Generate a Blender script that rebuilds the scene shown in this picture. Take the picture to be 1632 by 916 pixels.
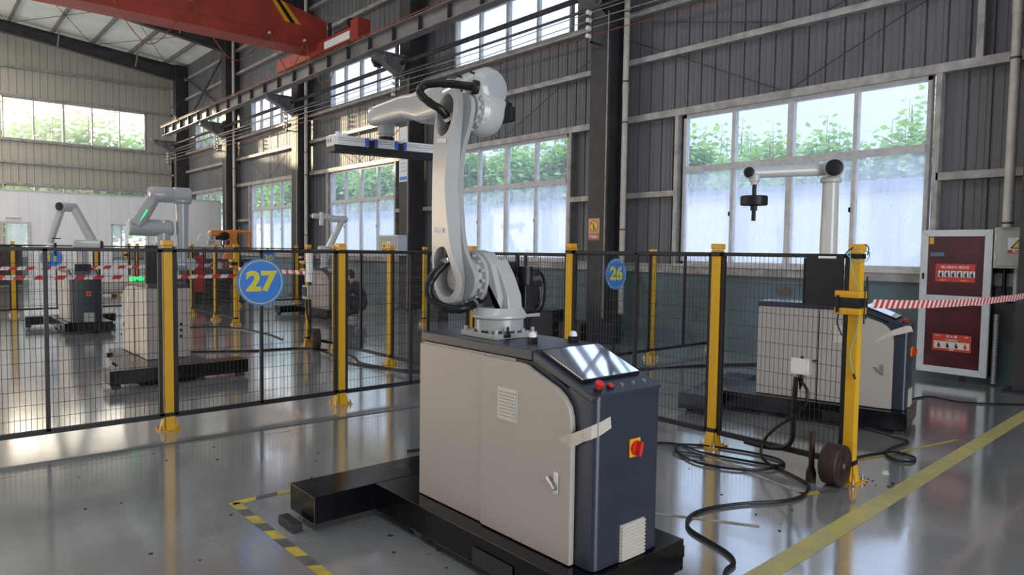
import bpy, bmesh, math, random
from mathutils import Vector, Matrix, noise
random.seed(7)
for _o in list(bpy.data.objects): bpy.data.objects.remove(_o)
SC = bpy.context.scene
COL = SC.collection
PI = math.pi

# ------------------------------------------------------------------ camera
cam_d = bpy.data.cameras.new('camera'); cam = bpy.data.objects.new('camera', cam_d); COL.objects.link(cam)
SC.camera = cam
yaw, pitch, roll = math.radians(41.187), math.radians(3.056), math.radians(0.805)
fw = Vector((math.sin(yaw)*math.cos(pitch), math.cos(yaw)*math.cos(pitch), -math.sin(pitch)))
r0 = Vector((math.cos(yaw), -math.sin(yaw), 0)); u0 = r0.cross(fw)
rr = math.cos(roll)*r0 + math.sin(roll)*u0; uu = -math.sin(roll)*r0 + math.cos(roll)*u0
cam.matrix_world = Matrix(((rr.x, uu.x, -fw.x, 0), (rr.y, uu.y, -fw.y, 0), (rr.z, uu.z, -fw.z, 1.6), (0, 0, 0, 1)))
cam_d.sensor_width = 36; cam_d.sensor_fit = 'HORIZONTAL'; cam_d.lens = 1109.5/1632*36
cam_d.clip_start = 0.05; cam_d.clip_end = 300

# ------------------------------------------------------------------ sky, sun, added fill lamps
SKY = 2.1
SUN_DIR = Vector((-0.30, 0.948, 0.118)).normalized()          # towards the sun: low, beyond the far gable
W = bpy.data.worlds.new('sky'); SC.world = W; W.use_nodes = True
nt = W.node_tree; nt.nodes.clear()
def N(nt, t, **k):
    n = nt.nodes.new(t)
    for a, b in k.items(): setattr(n, a, b)
    return n
tc = N(nt, 'ShaderNodeTexCoord')
sep = N(nt, 'ShaderNodeSeparateXYZ'); nt.links.new(tc.outputs['Generated'], sep.inputs[0])
el = N(nt, 'ShaderNodeValToRGB'); nt.links.new(sep.outputs['Z'], el.inputs[0])
el.color_ramp.elements[0].position = 0.0; el.color_ramp.elements[0].color = (.325, .375, .47, 1)
el.color_ramp.elements[1].position = 1.0; el.color_ramp.elements[1].color = (1.35, 1.60, 2.05, 1)
dot = N(nt, 'ShaderNodeVectorMath', operation='DOT_PRODUCT'); nt.links.new(tc.outputs['Generated'], dot.inputs[0]); dot.inputs[1].default_value = SUN_DIR
cl = N(nt, 'ShaderNodeMath', operation='MAXIMUM'); nt.links.new(dot.outputs['Value'], cl.inputs[0]); cl.inputs[1].default_value = 0
pw = N(nt, 'ShaderNodeMath', operation='POWER'); nt.links.new(cl.outputs[0], pw.inputs[0]); pw.inputs[1].default_value = 9
glow = N(nt, 'ShaderNodeMix', data_type='RGBA', blend_type='ADD'); glow.inputs[0].default_value = 1
gc = N(nt, 'ShaderNodeVectorMath', operation='SCALE'); gc.inputs[0].default_value = (4.2, 2.9, 1.35); nt.links.new(pw.outputs[0], gc.inputs['Scale'])
nt.links.new(el.outputs['Color'], glow.inputs[6]); nt.links.new(gc.outputs[0], glow.inputs[7])
bg = N(nt, 'ShaderNodeBackground'); bg.inputs['Strength'].default_value = SKY
nt.links.new(glow.outputs[2], bg.inputs['Color'])
wo = N(nt, 'ShaderNodeOutputWorld'); nt.links.new(bg.outputs[0], wo.inputs[0])

sd = bpy.data.lights.new('sun', 'SUN'); sd.energy = 6.5; sd.angle = math.radians(1.2); sd.color = (1.0, .77, .46)
so = bpy.data.objects.new('sun', sd); COL.objects.link(so); so.rotation_euler = SUN_DIR.to_track_quat('Z', 'Y').to_euler(); so.location = (-8, 60, 20)

def area(name, loc, rot, sx, sy, power, color=(1, 1, 1), portal=False):
    d = bpy.data.lights.new(name, 'AREA'); d.shape = 'RECTANGLE'; d.size = sx; d.size_y = sy; d.energy = power; d.color = color
    if portal: d.cycles.is_portal = True
    o = bpy.data.objects.new(name, d); COL.objects.link(o); o.location = loc; o.rotation_euler = rot
    return o
LEFT_P = (60, 75, 110, 140, 150, 150); ROOF_P = (95, 115, 270, 500, 640, 640); DOOR_P = 780
for i in range(6):                                             # fill lamps added along the left wall openings, out of frame
    area('daylight_left', (-9.7, 1.5 + 6.73*i, 2.9), (0, -PI/2, 0), 3.2, 5.4, LEFT_P[i], (1.0, .96, .90) if i < 2 else (1.0, .90, .74))
for i in range(6):                                             # fill lamps added under the ceiling, above the frame
    area('daylight_roof', (-1.0, 1.0 + 6.73*i, 10.6), (0, 0, 0), 1.2, 4.5, ROOF_P[i], (.80, .88, 1.0) if i < 3 else (1.0, .95, .86))
area('daylight_gate', (2.0, -8.7, 2.6), (PI/2, 0, 0), 6.0, 5.0, DOOR_P, (.9, .95, 1.0))   # fill lamp added in the gate opening behind the camera

SC.view_settings.view_transform = 'Standard'; SC.view_settings.look = 'None'
SC.view_settings.exposure = 0.0; SC.view_settings.gamma = 1.0; SC.view_settings.use_curve_mapping = False

# ------------------------------------------------------------------ helpers
class MB:
    def __init__(s): s.bm = bmesh.new(); s.mi = 0; s.wn = False
    def _fin(s, faces):
        for f in faces: f.material_index = s.mi
    def box(s, c, d, rot=None, bev=0):
        r = bmesh.ops.create_cube(s.bm, size=1); vs = r['verts']
        m = Matrix.Translation(Vector(c)) @ (rot.to_4x4() if rot else Matrix()) @ Matrix.Diagonal((d[0], d[1], d[2], 1))
        bmesh.ops.transform(s.bm, matrix=m, verts=vs)
        fs = list({f for v in vs for f in v.link_faces}); s._fin(fs)
        if bev:
            s.wn = True
            es = list({e for v in vs for e in v.link_edges})
            r2 = bmesh.ops.bevel(s.bm, geom=es, offset=bev, segments=2, affect='EDGES', profile=.5); s._fin(r2['faces'])
        return s
    def bb(s, a, b, bev=0):
        a = Vector(a); b = Vector(b); return s.box((a+b)/2, [abs(x) for x in (b-a)], None, bev)
    def cyl(s, p0, p1, r, r1=None, n=16, caps=True):
        p0 = Vector(p0); p1 = Vector(p1); d = p1-p0; r1 = r if r1 is None else r1
        q = d.to_track_quat('Z', 'Y').to_matrix().to_4x4(); q.translation = (p0+p1)/2
        k = bmesh.ops.create_cone(s.bm, cap_ends=caps, segments=n, radius1=r, radius2=r1, depth=d.length, matrix=q)
        s._fin({f for v in k['verts'] for f in v.link_faces}); return s
    def lathe(s, o, ax, prof, n=24):
        o = Vector(o); ax = Vector(ax).normalized(); q = ax.to_track_quat('Z', 'Y').to_matrix(); rings = []
        for rad, h in prof:
            rings.append([s.bm.verts.new(o + q @ Vector((rad*math.cos(2*PI*i/n), rad*math.sin(2*PI*i/n), h))) for i in range(n)])
        fs = []
        for a, b in zip(rings, rings[1:]):
            for i in range(n): fs.append(s.bm.faces.new((a[i], a[(i+1) % n], b[(i+1) % n], b[i])))
        fs.append(s.bm.faces.new(list(reversed(rings[0])))); fs.append(s.bm.faces.new(rings[-1])); s._fin(fs); return s
    def prism(s, pts, plane, a, b, bev=0):
        def P(u, v, w): return {'yz': (w, u, v), 'xz': (u, w, v), 'xy': (u, v, w)}[plane]
        A = [s.bm.verts.new(P(u, v, a)) for u, v in pts]; B = [s.bm.verts.new(P(u, v, b)) for u, v in pts]; n = len(pts)
        fs = [s.bm.faces.new(A), s.bm.faces.new(list(reversed(B)))]
        for i in range(n): fs.append(s.bm.faces.new((A[i], B[i], B[(i+1) % n], A[(i+1) % n])))
        bmesh.ops.recalc_face_normals(s.bm, faces=fs); s._fin(fs)
        if bev:
            s.wn = True
            es = list({e for f in fs for e in f.edges}); r2 = bmesh.ops.bevel(s.bm, geom=es, offset=bev, segments=2, affect='EDGES', profile=.5); s._fin(r2['faces'])
        return s
    def tube(s, pts, r, n=8, sm=6, r2=None):
        P = [Vector(p) for p in pts]
        if sm and len(P) > 2:
            Q = []
            for i in range(len(P)-1):
                a, b, c, d = P[max(i-1, 0)], P[i], P[i+1], P[min(i+2, len(P)-1)]
                for k in range(sm):
                    t = k/sm; Q.append(.5*((2*b)+(c-a)*t+(2*a-5*b+4*c-d)*t*t+(3*b-a-3*c+d)*t**3))
            Q.append(P[-1]); P = Q
        up = Vector((0, 0, 1)); rings = []; prev = None; m = len(P)
        for i, p in enumerate(P):
            t = (P[min(i+1, m-1)]-P[max(i-1, 0)]).normalized()
            if prev is None:
                x = t.cross(up if abs(t.z) < .9 else Vector((1, 0, 0))).normalized()
            else: x = (prev - t*prev.dot(t)).normalized()
            prev = x; y = t.cross(x); rad = r if r2 is None else r+(r2-r)*i/(m-1)
            rings.append([s.bm.verts.new(p+rad*(math.cos(2*PI*j/n)*x+math.sin(2*PI*j/n)*y)) for j in range(n)])
        fs = []
        for a, b in zip(rings, rings[1:]):
            for j in range(n): fs.append(s.bm.faces.new((a[j], b[j], b[(j+1) % n], a[(j+1) % n])))
        fs.append(s.bm.faces.new(rings[0])); fs.append(s.bm.faces.new(list(reversed(rings[-1])))); s._fin(fs); return s
    def quad(s, *p):
        f = s.bm.faces.new([s.bm.verts.new(q) for q in p]); s._fin([f]); return s
    def wire(s, p0, p1, r):
        return s.cyl(p0, p1, r, n=3, caps=False)

ROOT = {}                                        # world matrix of every thing's own frame
def _mats(o, mat):
    for m in (mat if isinstance(mat, (list, tuple)) else [mat]): o.data.materials.append(m)
def obj(name, mb, mat, parent=None, world=True, kind=None, label=None, smooth=35, bev=0):
    bm = mb.bm
    if parent is not None and world: bm.transform(ROOT[parent.name].inverted())
    bmesh.ops.recalc_face_normals(bm, faces=bm.faces[:]) if len(bm.faces) < 4000 else None
    if smooth:
        lim = math.radians(smooth)
        for f in bm.faces: f.smooth = True
        for e in bm.edges:
            if len(e.link_faces) == 2: e.smooth = e.calc_face_angle(0) < lim
    me = bpy.data.meshes.new(name); bm.to_mesh(me); bm.free()
    o = bpy.data.objects.new(name, me); COL.objects.link(o); _mats(o, mat)
    if parent is not None: o.parent = parent; ROOT[o.name] = ROOT[parent.name]
    else: ROOT[o.name] = Matrix()
    if kind: o['kind'] = kind
    if label: o['label'] = label
    if mb.wn and smooth:
        w_ = o.modifiers.new('weighted_normal', 'WEIGHTED_NORMAL'); w_.keep_sharp = True; w_.weight = 80
    if bev:
        b = o.modifiers.new('bevel', 'BEVEL'); b.width = bev; b.segments = 2; b.limit_method = 'ANGLE'; b.angle_limit = math.radians(40); b.harden_normals = True
    return o
def thing(name, label, cat, loc=(0, 0, 0), rz=0, group=None):
    o = bpy.data.objects.new(name, None); COL.objects.link(o); o.location = loc; o.rotation_euler = (0, 0, rz); o.empty_display_size = .1
    o['label'] = label; o['category'] = cat
    if group: o['group'] = group
    ROOT[o.name] = Matrix.Translation(Vector(loc)) @ Matrix.Rotation(rz, 4, 'Z'); return o
def tag(o, label, cat, group=None, kind=None):
    o['label'] = label; o['category'] = cat
    if group: o['group'] = group
    if kind: o['kind'] = kind
    return o
def dup(root, loc, rz, label=None, group=None, sc=None):
    def cp(o, par):
        c = o.copy(); COL.objects.link(c)
        if par: c.parent = par
        for ch in kids.get(o.name, []): cp(ch, c)
        return c
    kids = {}
    for o in root.children_recursive: kids.setdefault(o.parent.name, []).append(o)
    c = cp(root, None); c.location = loc; c.rotation_euler = (0, 0, rz)
    if sc: c.scale = sc
    if label: c['label'] = label
    if group: c['group'] = group
    return c
def struct(name, mb, mat, parent=None, **k):
    return obj(name, mb, mat, parent, kind=None if parent else 'structure', **k)
def text(name, s, mat, parent, M, size, ext=.0006, bold=0, label=None, sx=1.0):
    cu = bpy.data.curves.new('t', 'FONT'); cu.body = s; cu.size = size; cu.align_x = 'CENTER'; cu.align_y = 'CENTER'; cu.extrude = ext; cu.offset = bold; cu.resolution_u = 3
    t = bpy.data.objects.new('t', cu); COL.objects.link(t); bpy.context.view_layer.update()
    me = bpy.data.meshes.new_from_object(t.evaluated_get(bpy.context.evaluated_depsgraph_get())); bpy.data.objects.remove(t)
    me.name = name; me.transform(ROOT[parent.name].inverted() @ M @ Matrix.Diagonal((sx, 1, 1, 1)) if parent else M); me.materials.clear()
    o = bpy.data.objects.new(name, me); COL.objects.link(o); o.data.materials.append(mat)
    if parent: o.parent = parent
    return o
def plate(name, outer, holes, t, bev, mat, parent, M, smooth=25, warp=None):
    bm = bmesh.new()
    for pts in [outer]+holes:
        vs = [bm.verts.new((p[0], p[1], -t/2)) for p in pts]
        for i in range(len(vs)): bm.edges.new((vs[i], vs[(i+1) % len(vs)]))
    bmesh.ops.triangle_fill(bm, edges=bm.edges[:], use_beauty=True, use_dissolve=False)
    r = bmesh.ops.extrude_face_region(bm, geom=bm.faces[:])
    bmesh.ops.translate(bm, verts=[v for v in r['geom'] if isinstance(v, bmesh.types.BMVert)], vec=(0, 0, t))
    if warp: warp(bm, t, {(round(p[0], 4), round(p[1], 4)) for h in holes for p in h})
    bmesh.ops.recalc_face_normals(bm, faces=bm.faces[:])
    bm.transform(M); m = MB(); m.bm.free(); m.bm = bm
    return obj(name, m, mat, parent, smooth=smooth, bev=bev)
def face_m(o, xd, yd):                            # frame: local x -> xd, local y -> yd
    xd = Vector(xd).normalized(); yd = Vector(yd).normalized(); zd = xd.cross(yd)
    return Matrix(((xd.x, yd.x, zd.x, o[0]), (xd.y, yd.y, zd.y, o[1]), (xd.z, yd.z, zd.z, o[2]), (0, 0, 0, 1)))
def smoothpoly(pts, k=5):
    P = [Vector((a, b, 0)) for a, b in pts]; n = len(P); out = []
    for i in range(n):
        a, b, c, d = P[i-1], P[i], P[(i+1) % n], P[(i+2) % n]
        for j in range(k):
            t = j/k; v = .5*((2*b)+(c-a)*t+(2*a-5*b+4*c-d)*t*t+(3*b-a-3*c+d)*t**3); out.append((v.x, v.y))
    return out

# ------------------------------------------------------------------ materials
def mat(name, c, rough=.5, metal=0, var=0, vs=6, bump=0, bs=40, spec=.5, coat=0, c2=None, stretch=None, emit=None, es=0, rv=0):
    m = bpy.data.materials.new(name); m.use_nodes = True; t = m.node_tree; b = t.nodes['Principled BSDF']
    b.inputs['Base Color'].default_value = (*c, 1); b.inputs['Roughness'].default_value = rough; b.inputs['Metallic'].default_value = metal
    b.inputs['Specular IOR Level'].default_value = spec; b.inputs['Coat Weight'].default_value = coat; b.inputs['Coat Roughness'].default_value = .08
    if emit: b.inputs['Emission Color'].default_value = (*emit, 1); b.inputs['Emission Strength'].default_value = es
    if var or c2 or bump or rv:
        co = N(t, 'ShaderNodeTexCoord'); src = co.outputs['Object']
        if stretch:
            mp = N(t, 'ShaderNodeMapping'); mp.inputs['Scale'].default_value = stretch; t.links.new(src, mp.inputs[0]); src = mp.outputs[0]
        no = N(t, 'ShaderNodeTexNoise'); no.inputs['Scale'].default_value = vs; no.inputs['Detail'].default_value = 5; t.links.new(src, no.inputs['Vector'])
        if var or c2:
            rp = N(t, 'ShaderNodeValToRGB'); rp.color_ramp.elements[0].position = .35; rp.color_ramp.elements[1].position = .68
            k2 = c2 or tuple(min(1, x*(1+var)) for x in c); k1 = c if c2 else tuple(x*(1-var) for x in c)
            rp.color_ramp.elements[0].color = (*k1, 1); rp.color_ramp.elements[1].color = (*k2, 1)
            t.links.new(no.outputs['Fac'], rp.inputs[0]); t.links.new(rp.outputs[0], b.inputs['Base Color'])
        if rv:
            mr = N(t, 'ShaderNodeMapRange'); mr.inputs['To Min'].default_value = max(.02, rough-rv); mr.inputs['To Max'].default_value = rough+rv
            mr.inputs['From Min'].default_value = .3; mr.inputs['From Max'].default_value = .7
            t.links.new(no.outputs['Fac'], mr.inputs['Value']); t.links.new(mr.outputs[0], b.inputs['Roughness'])
        if bump:
            n2 = N(t, 'ShaderNodeTexNoise'); n2.inputs['Scale'].default_value = bs; n2.inputs['Detail'].default_value = 4; t.links.new(src, n2.inputs['Vector'])
            bp = N(t, 'ShaderNodeBump'); bp.inputs['Strength'].default_value = bump; bp.inputs['Distance'].default_value = .01
            t.links.new(n2.outputs['Fac'], bp.inputs['Height']); t.links.new(bp.outputs[0], b.inputs['Normal'])
    return m
CLAD = mat('grey_cladding', (.150, .152, .168), .5, 0, .18, 1.2, .1, 3, stretch=(1, 1, .25))  # side wall cladding: its shade, facing away from the light, put into darker grey
CLADB = mat('gable_cladding', (.45, .43, .375), .5, 0, .15, 1.2, stretch=(1, 1, .25))  # same cladding, with the warm light on the gable put into its colour
COLM = mat('dark_column_paint', (.030, .028, .034), .5, 0, .3, 3, .1, 20)
COLF = mat('column_flange_paint', (.036, .033, .033), .55, 0, .3, 3)
GIRT = mat('galvanised_girt', (.36, .34, .33), .5, .25, .25, 5)
DARKST = mat('dark_steel', (.055, .052, .06), .45, .2, .3, 4)
RUNW = mat('runway_grey_paint', (.19, .18, .18), .5, .1, .2, 2)
RUST = mat('rusty_rail', (.32, .09, .035), .6, .3, .4, 8)
FRAMEW = mat('white_window_frame', (.52, .50, .50), .45, 0, .12, 9)
PVC = mat('cream_pvc_pipe', (.50, .45, .41), .4, 0, .12, 5)
CRANER = mat('crane_red_paint', (.33, .040, .022), .45, 0, .18, 1.5)
YEL = mat('post_yellow_paint', (.66, .36, .018), .42, 0, .06, 6, .03, 60, spec=.3)
YELC = mat('yellow_plastic', (.70, .34, .01), .35)
BLK = mat('black_powder_coat', (.005, .005, .007), .55, 0, .2, 20)
BLKP = mat('black_plastic', (.008, .008, .011), .45, spec=.35)
BLKG = mat('black_gloss_paint', (.004, .004, .006), .17, 0, 0, 3, spec=.35, rv=.06, bump=.03, bs=12)
RUB = mat('black_rubber_cable', (.005, .005, .006), .4, spec=.35)
CREAM = mat('cream_door_paint', (.41, .362, .322), .36, 0, .02, 2, .02, 90)
CREAMV = mat('cream_vent', (.60, .56, .50), .45)
NAVY = mat('dark_grey_blue_paint', (.024, .030, .046), .32, 0, .05, 4, .03, 160, spec=.5)
ROBW = mat('robot_white_gloss', (.44, .445, .45), .27, 0, .03, 3, coat=.25)
ROBG = mat('robot_pale_grey', (.36, .375, .385), .30, 0, .03, 3, coat=.3)
ROBWH = mat('robot_arm_white', (.56, .55, .53), .3, 0, .02, 3, coat=.3)
ORG = mat('orange_robot_paint', (.72, .22, .015), .3, 0, .1, 4)
STEEL = mat('bright_steel', (.55, .55, .56), .3, .9, .1, 10)
ALU = mat('aluminium_extrusion', (.72, .73, .76), .35, .35, .04, 10, stretch=(.3, 4, 4))
BLUEP = mat('blue_clamp', (.03, .10, .50), .4)
REDP = mat('red_plastic', (.60, .02, .015), .35)
SIGNB = mat('sign_blue', (.035, .22, .72), .45)
SIGNY = mat('sign_yellow', (.72, .62, .05), .45)
WHT = mat('white_print', (.75, .75, .74), .5)
TAPEW = mat('tape_white', (.75, .70, .66), .4); TAPER = mat('tape_red', (.62, .03, .03), .4)
MASK = mat('masking_tape', (.52, .46, .39), .7, 0, .06, 20)
MAROON = mat('maroon_glass', (.07, .014, .018), .28, 0, .3, 3, spec=.3)
ALW = mat('white_aluminium', (.55, .57, .58), .4, .1, .05, 8)
POSTR = mat('poster_red', (.50, .045, .025), .5)
PRINTD = mat('print_dark', (.03, .03, .035), .5)
GREYBOX = mat('grey_enamel_box', (.40, .40, .375), .4, 0, .04, 6)
WBOX = mat('white_enamel_box', (.62, .66, .70), .4)
RUSTD = mat('rusty_iron', (.050, .028, .022), .65, .5, .5, 12, .3, 60)
CHROME = mat('corrugated_flex', (.62, .62, .64), .3, .45)
TEAL = mat('teal_cord', (.16, .42, .38), .5)
FLOORY = mat('floor_yellow_paint', (.55, .47, .12), .42, 0, .25, 7, c2=(.42, .38, .20), rv=.1)
HAZY = mat('hazard_yellow', (.48, .36, .05), .5, 0, .25, 9); HAZG = mat('hazard_grey', (.10, .10, .10), .5, 0, .3, 9)
OUTW = mat('pale_boundary_wall', (.88, .88, .89), .8, 0, .12, 1.5, stretch=(1, 1, .3), c2=(.85, .855, .87))
OUTC = mat('boundary_wall_cap', (.34, .40, .52), .8, 0, .1, 3)
YARD = mat('yard_concrete', (.60, .60, .58), .9, 0, .1, 1)
PARTW = mat('white_sandwich_panel', (.78, .79, .82), .45, 0, .04, 2, stretch=(1, 1, .2))
ROOFM = mat('roof_sheet', (.85, .87, .82), .6, 0, .08, 1)
BROWND = mat('brown_door_leaf', (.06, .035, .025), .5, 0, .3, 6)
SKIN = mat('skin', (.50, .27, .18), .5); HAIR = mat('black_hair', (.012, .010, .010), .55); CLOTH = mat('dark_navy_cloth', (.016, .018, .028), .85, 0, .2, 30, .2, 80)
SHOE = mat('grey_shoe', (.30, .30, .32), .6)
LEDG = mat('green_lamp', (.02, .4, .12), .4, emit=(.02, .9, .22), es=1.1)
LEDR = mat('red_lamp', (.6, .02, .02), .4, emit=(1, .04, .04), es=1.2)
LAMPW = mat('frosted_white_dome', (.80, .76, .76), .3)
SCREEN = mat('glossy_screen_glass', (.74, .80, .88), .04, .9)
WOOD = mat('pallet_wood', (.35, .25, .15), .7, 0, .3, 10)
BLUEC = mat('blue_cloth', (.12, .25, .55), .7)
LEAF = [mat('leaf_a', (.34, .56, .22), .6, 0, .3, 2), mat('leaf_b', (.24, .46, .22), .6, 0, .3, 2), mat('leaf_c', (.42, .60, .28), .6, 0, .3, 2)]
for lm in LEAF:
    t = lm.node_tree; b = t.nodes['Principled BSDF']; o = t.nodes['Material Output']
    tr = N(t, 'ShaderNodeBsdfTranslucent'); tr.inputs['Color'].default_value = (.35, .55, .15, 1); mx = N(t, 'ShaderNodeMixShader'); mx.inputs[0].default_value = .45
    t.links.new(b.outputs[0], mx.inputs[1]); t.links.new(tr.outputs[0], mx.inputs[2]); t.links.new(mx.outputs[0], o.inputs[0])
BARK = mat('bark', (.20, .16, .12), .8)

def glass(name, dust, tint=(.93, .96, 1.0), streak=True):
    m = bpy.data.materials.new(name); m.use_nodes = True; t = m.node_tree; t.nodes.clear()
    o = N(t, 'ShaderNodeOutputMaterial'); tp = N(t, 'ShaderNodeBsdfTransparent'); tp.inputs[0].default_value = (*tint, 1)
    gl = N(t, 'ShaderNodeBsdfGlossy'); gl.inputs['Roughness'].default_value = .03
    tl = N(t, 'ShaderNodeBsdfTranslucent'); tl.inputs[0].default_value = (.9, .93, 1.0, 1)
    a = N(t, 'ShaderNodeMixShader'); a.inputs[0].default_value = .04; t.links.new(tp.outputs[0], a.inputs[1]); t.links.new(gl.outputs[0], a.inputs[2])
    b = N(t, 'ShaderNodeMixShader'); t.links.new(a.outputs[0], b.inputs[1]); t.links.new(tl.outputs[0], b.inputs[2])
    co = N(t, 'ShaderNodeTexCoord'); mp = N(t, 'ShaderNodeMapping'); mp.inputs['Scale'].default_value = (5, 5, .7); t.links.new(co.outputs['Object'], mp.inputs[0])
    no = N(t, 'ShaderNodeTexNoise'); no.inputs['Scale'].default_value = 1.6; no.inputs['Detail'].default_value = 4; t.links.new(mp.outputs[0], no.inputs['Vector'])
    mr = N(t, 'ShaderNodeMapRange'); mr.inputs['From Min'].default_value = .3; mr.inputs['From Max'].default_value = .75
    mr.inputs['To Min'].default_value = dust*.85; mr.inputs['To Max'].default_value = dust*1.3; t.links.new(no.outputs['Fac'], mr.inputs['Value']); t.links.new(mr.outputs[0], b.inputs[0])
    t.links.new(b.outputs[0], o.inputs[0]); return m
GLASSU = glass('dusty_glass', .07); GLASSL = glass('dirty_streaked_glass', .24)

def floor_mat():
    m = bpy.data.materials.new('sealed_concrete'); m.use_nodes = True; t = m.node_tree; b = t.nodes['Principled BSDF']
    co = N(t, 'ShaderNodeTexCoord')
    n1 = N(t, 'ShaderNodeTexNoise'); n1.inputs['Scale'].default_value = .8; n1.inputs['Detail'].default_value = 7; n1.inputs['Roughness'].default_value = .6; t.links.new(co.outputs['Object'], n1.inputs['Vector'])
    r1 = N(t, 'ShaderNodeValToRGB'); e = r1.color_ramp.elements; e[0].position = .30; e[0].color = (.185, .195, .195, 1); e[1].position = .70; e[1].color = (.335, .34, .345, 1)
    t.links.new(n1.outputs['Fac'], r1.inputs[0])
    mp = N(t, 'ShaderNodeMapping'); mp.inputs['Scale'].default_value = (1, 3.5, 1); mp.inputs['Rotation'].default_value = (0, 0, .5); t.links.new(co.outputs['Object'], mp.inputs[0])
    n2 = N(t, 'ShaderNodeTexNoise'); n2.inputs['Scale'].default_value = 9; n2.inputs['Detail'].default_value = 8; n2.inputs['Roughness'].default_value = .7; t.links.new(mp.outputs[0], n2.inputs['Vector'])
    r2 = N(t, 'ShaderNodeValToRGB'); e = r2.color_ramp.elements; e[0].position = .66; e[0].color = (0, 0, 0, 1); e[1].position = .72; e[1].color = (1, 1, 1, 1); t.links.new(n2.outputs['Fac'], r2.inputs[0])
    mx = N(t, 'ShaderNodeMix', data_type='RGBA'); mf = N(t, 'ShaderNodeMath', operation='MULTIPLY'); mf.inputs[1].default_value = .55; t.links.new(r2.outputs[0], mf.inputs[0])
    t.links.new(mf.outputs[0], mx.inputs[0]); t.links.new(r1.outputs[0], mx.inputs[6]); mx.inputs[7].default_value = (.36, .36, .35, 1)
    vo = N(t, 'ShaderNodeTexNoise'); vo.inputs['Scale'].default_value = 26; vo.inputs['Detail'].default_value = 3; t.links.new(mp.outputs[0], vo.inputs['Vector'])
    r3 = N(t, 'ShaderNodeValToRGB'); e = r3.color_ramp.elements; e[0].position = .735; e[0].color = (0, 0, 0, 1); e[1].position = .76; e[1].color = (1, 1, 1, 1); t.links.new(vo.outputs['Fac'], r3.inputs[0])
    m3 = N(t, 'ShaderNodeMix', data_type='RGBA'); t.links.new(r3.outputs[0], m3.inputs[0]); t.links.new(mx.outputs[2], m3.inputs[6]); m3.inputs[7].default_value = (.03, .03, .03, 1)
    t.links.new(m3.outputs[2], b.inputs['Base Color'])
    n4 = N(t, 'ShaderNodeTexNoise'); n4.inputs['Scale'].default_value = 2.2; n4.inputs['Detail'].default_value = 6; t.links.new(co.outputs['Object'], n4.inputs['Vector'])
    mr = N(t, 'ShaderNodeMapRange'); mr.inputs['From Min'].default_value = .3; mr.inputs['From Max'].default_value = .7; mr.inputs['To Min'].default_value = .05; mr.inputs['To Max'].default_value = .17
    t.links.new(n4.outputs['Fac'], mr.inputs['Value']); t.links.new(mr.outputs[0], b.inputs['Roughness'])
    b.inputs['Specular IOR Level'].default_value = 1.0; b.inputs['IOR'].default_value = 2.3; b.inputs['Coat Weight'].default_value = 1.0; b.inputs['Coat Roughness'].default_value = .13; b.inputs['Coat IOR'].default_value = 1.6
    bp = N(t, 'ShaderNodeBump'); bp.inputs['Strength'].default_value = .05; bp.inputs['Distance'].default_value = .01; t.links.new(n1.outputs['Fac'], bp.inputs['Height'])
    b2 = N(t, 'ShaderNodeBump'); b2.inputs['Strength'].default_value = .06; b2.inputs['Distance'].default_value = .002; t.links.new(n2.outputs['Fac'], b2.inputs['Height']); t.links.new(bp.outputs[0], b2.inputs['Normal'])
    t.links.new(b2.outputs[0], b.inputs['Normal']); return m
FLOOR = floor_mat()
def wall_paint():
    m = mat('peeling_blue_paint', (.105, .155, .175), .5, 0, .15, 1.5); t = m.node_tree; b = t.nodes['Principled BSDF']
    src = b.inputs['Base Color'].links[0].from_socket; co = N(t, 'ShaderNodeTexCoord')
    n = N(t, 'ShaderNodeTexNoise'); n.inputs['Scale'].default_value = 1.7; n.inputs['Detail'].default_value = 7; n.inputs['Roughness'].default_value = .65; t.links.new(co.outputs['Object'], n.inputs['Vector'])
    r = N(t, 'ShaderNodeValToRGB'); e = r.color_ramp.elements; e[0].position = .585; e[0].color = (0, 0, 0, 1); e[1].position = .61; e[1].color = (1, 1, 1, 1); t.links.new(n.outputs['Fac'], r.inputs[0])
    x = N(t, 'ShaderNodeMix', data_type='RGBA'); t.links.new(r.outputs[0], x.inputs[0]); t.links.new(src, x.inputs[6]); x.inputs[7].default_value = (.10, .085, .075, 1); t.links.new(x.outputs[2], b.inputs['Base Color'])
    return m
WPAINT = wall_paint()

# ------------------------------------------------------------------ setting: floor, walls, roof
XW = 10.35; YB = 38.0; BAY = 6.73; COLY = [1.90+BAY*i for i in range(-1, 6)]; COLY[1] = 1.77
fl = struct('floor', MB().bb((-10.2, -9.2, -.25), (10.6, 38.3, -.03)), DARKST)
ys = [-9.0, -.2, 5.78, 11.8, 17.8, 23.8, 29.8, 38.2]
for a, b in zip(ys, ys[1:]):
    for xa, xb in ((-10, -4.0), (-4.0, 10.4)):
        obj('floor_slab', MB().bb((xa+.004, a+.005, -.06), (xb-.004, b-.005, 0)), FLOOR, fl, smooth=0)
struct('ground', MB().bb((-60, -60, -.4), (80, 120, -.27)), YARD)
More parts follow.
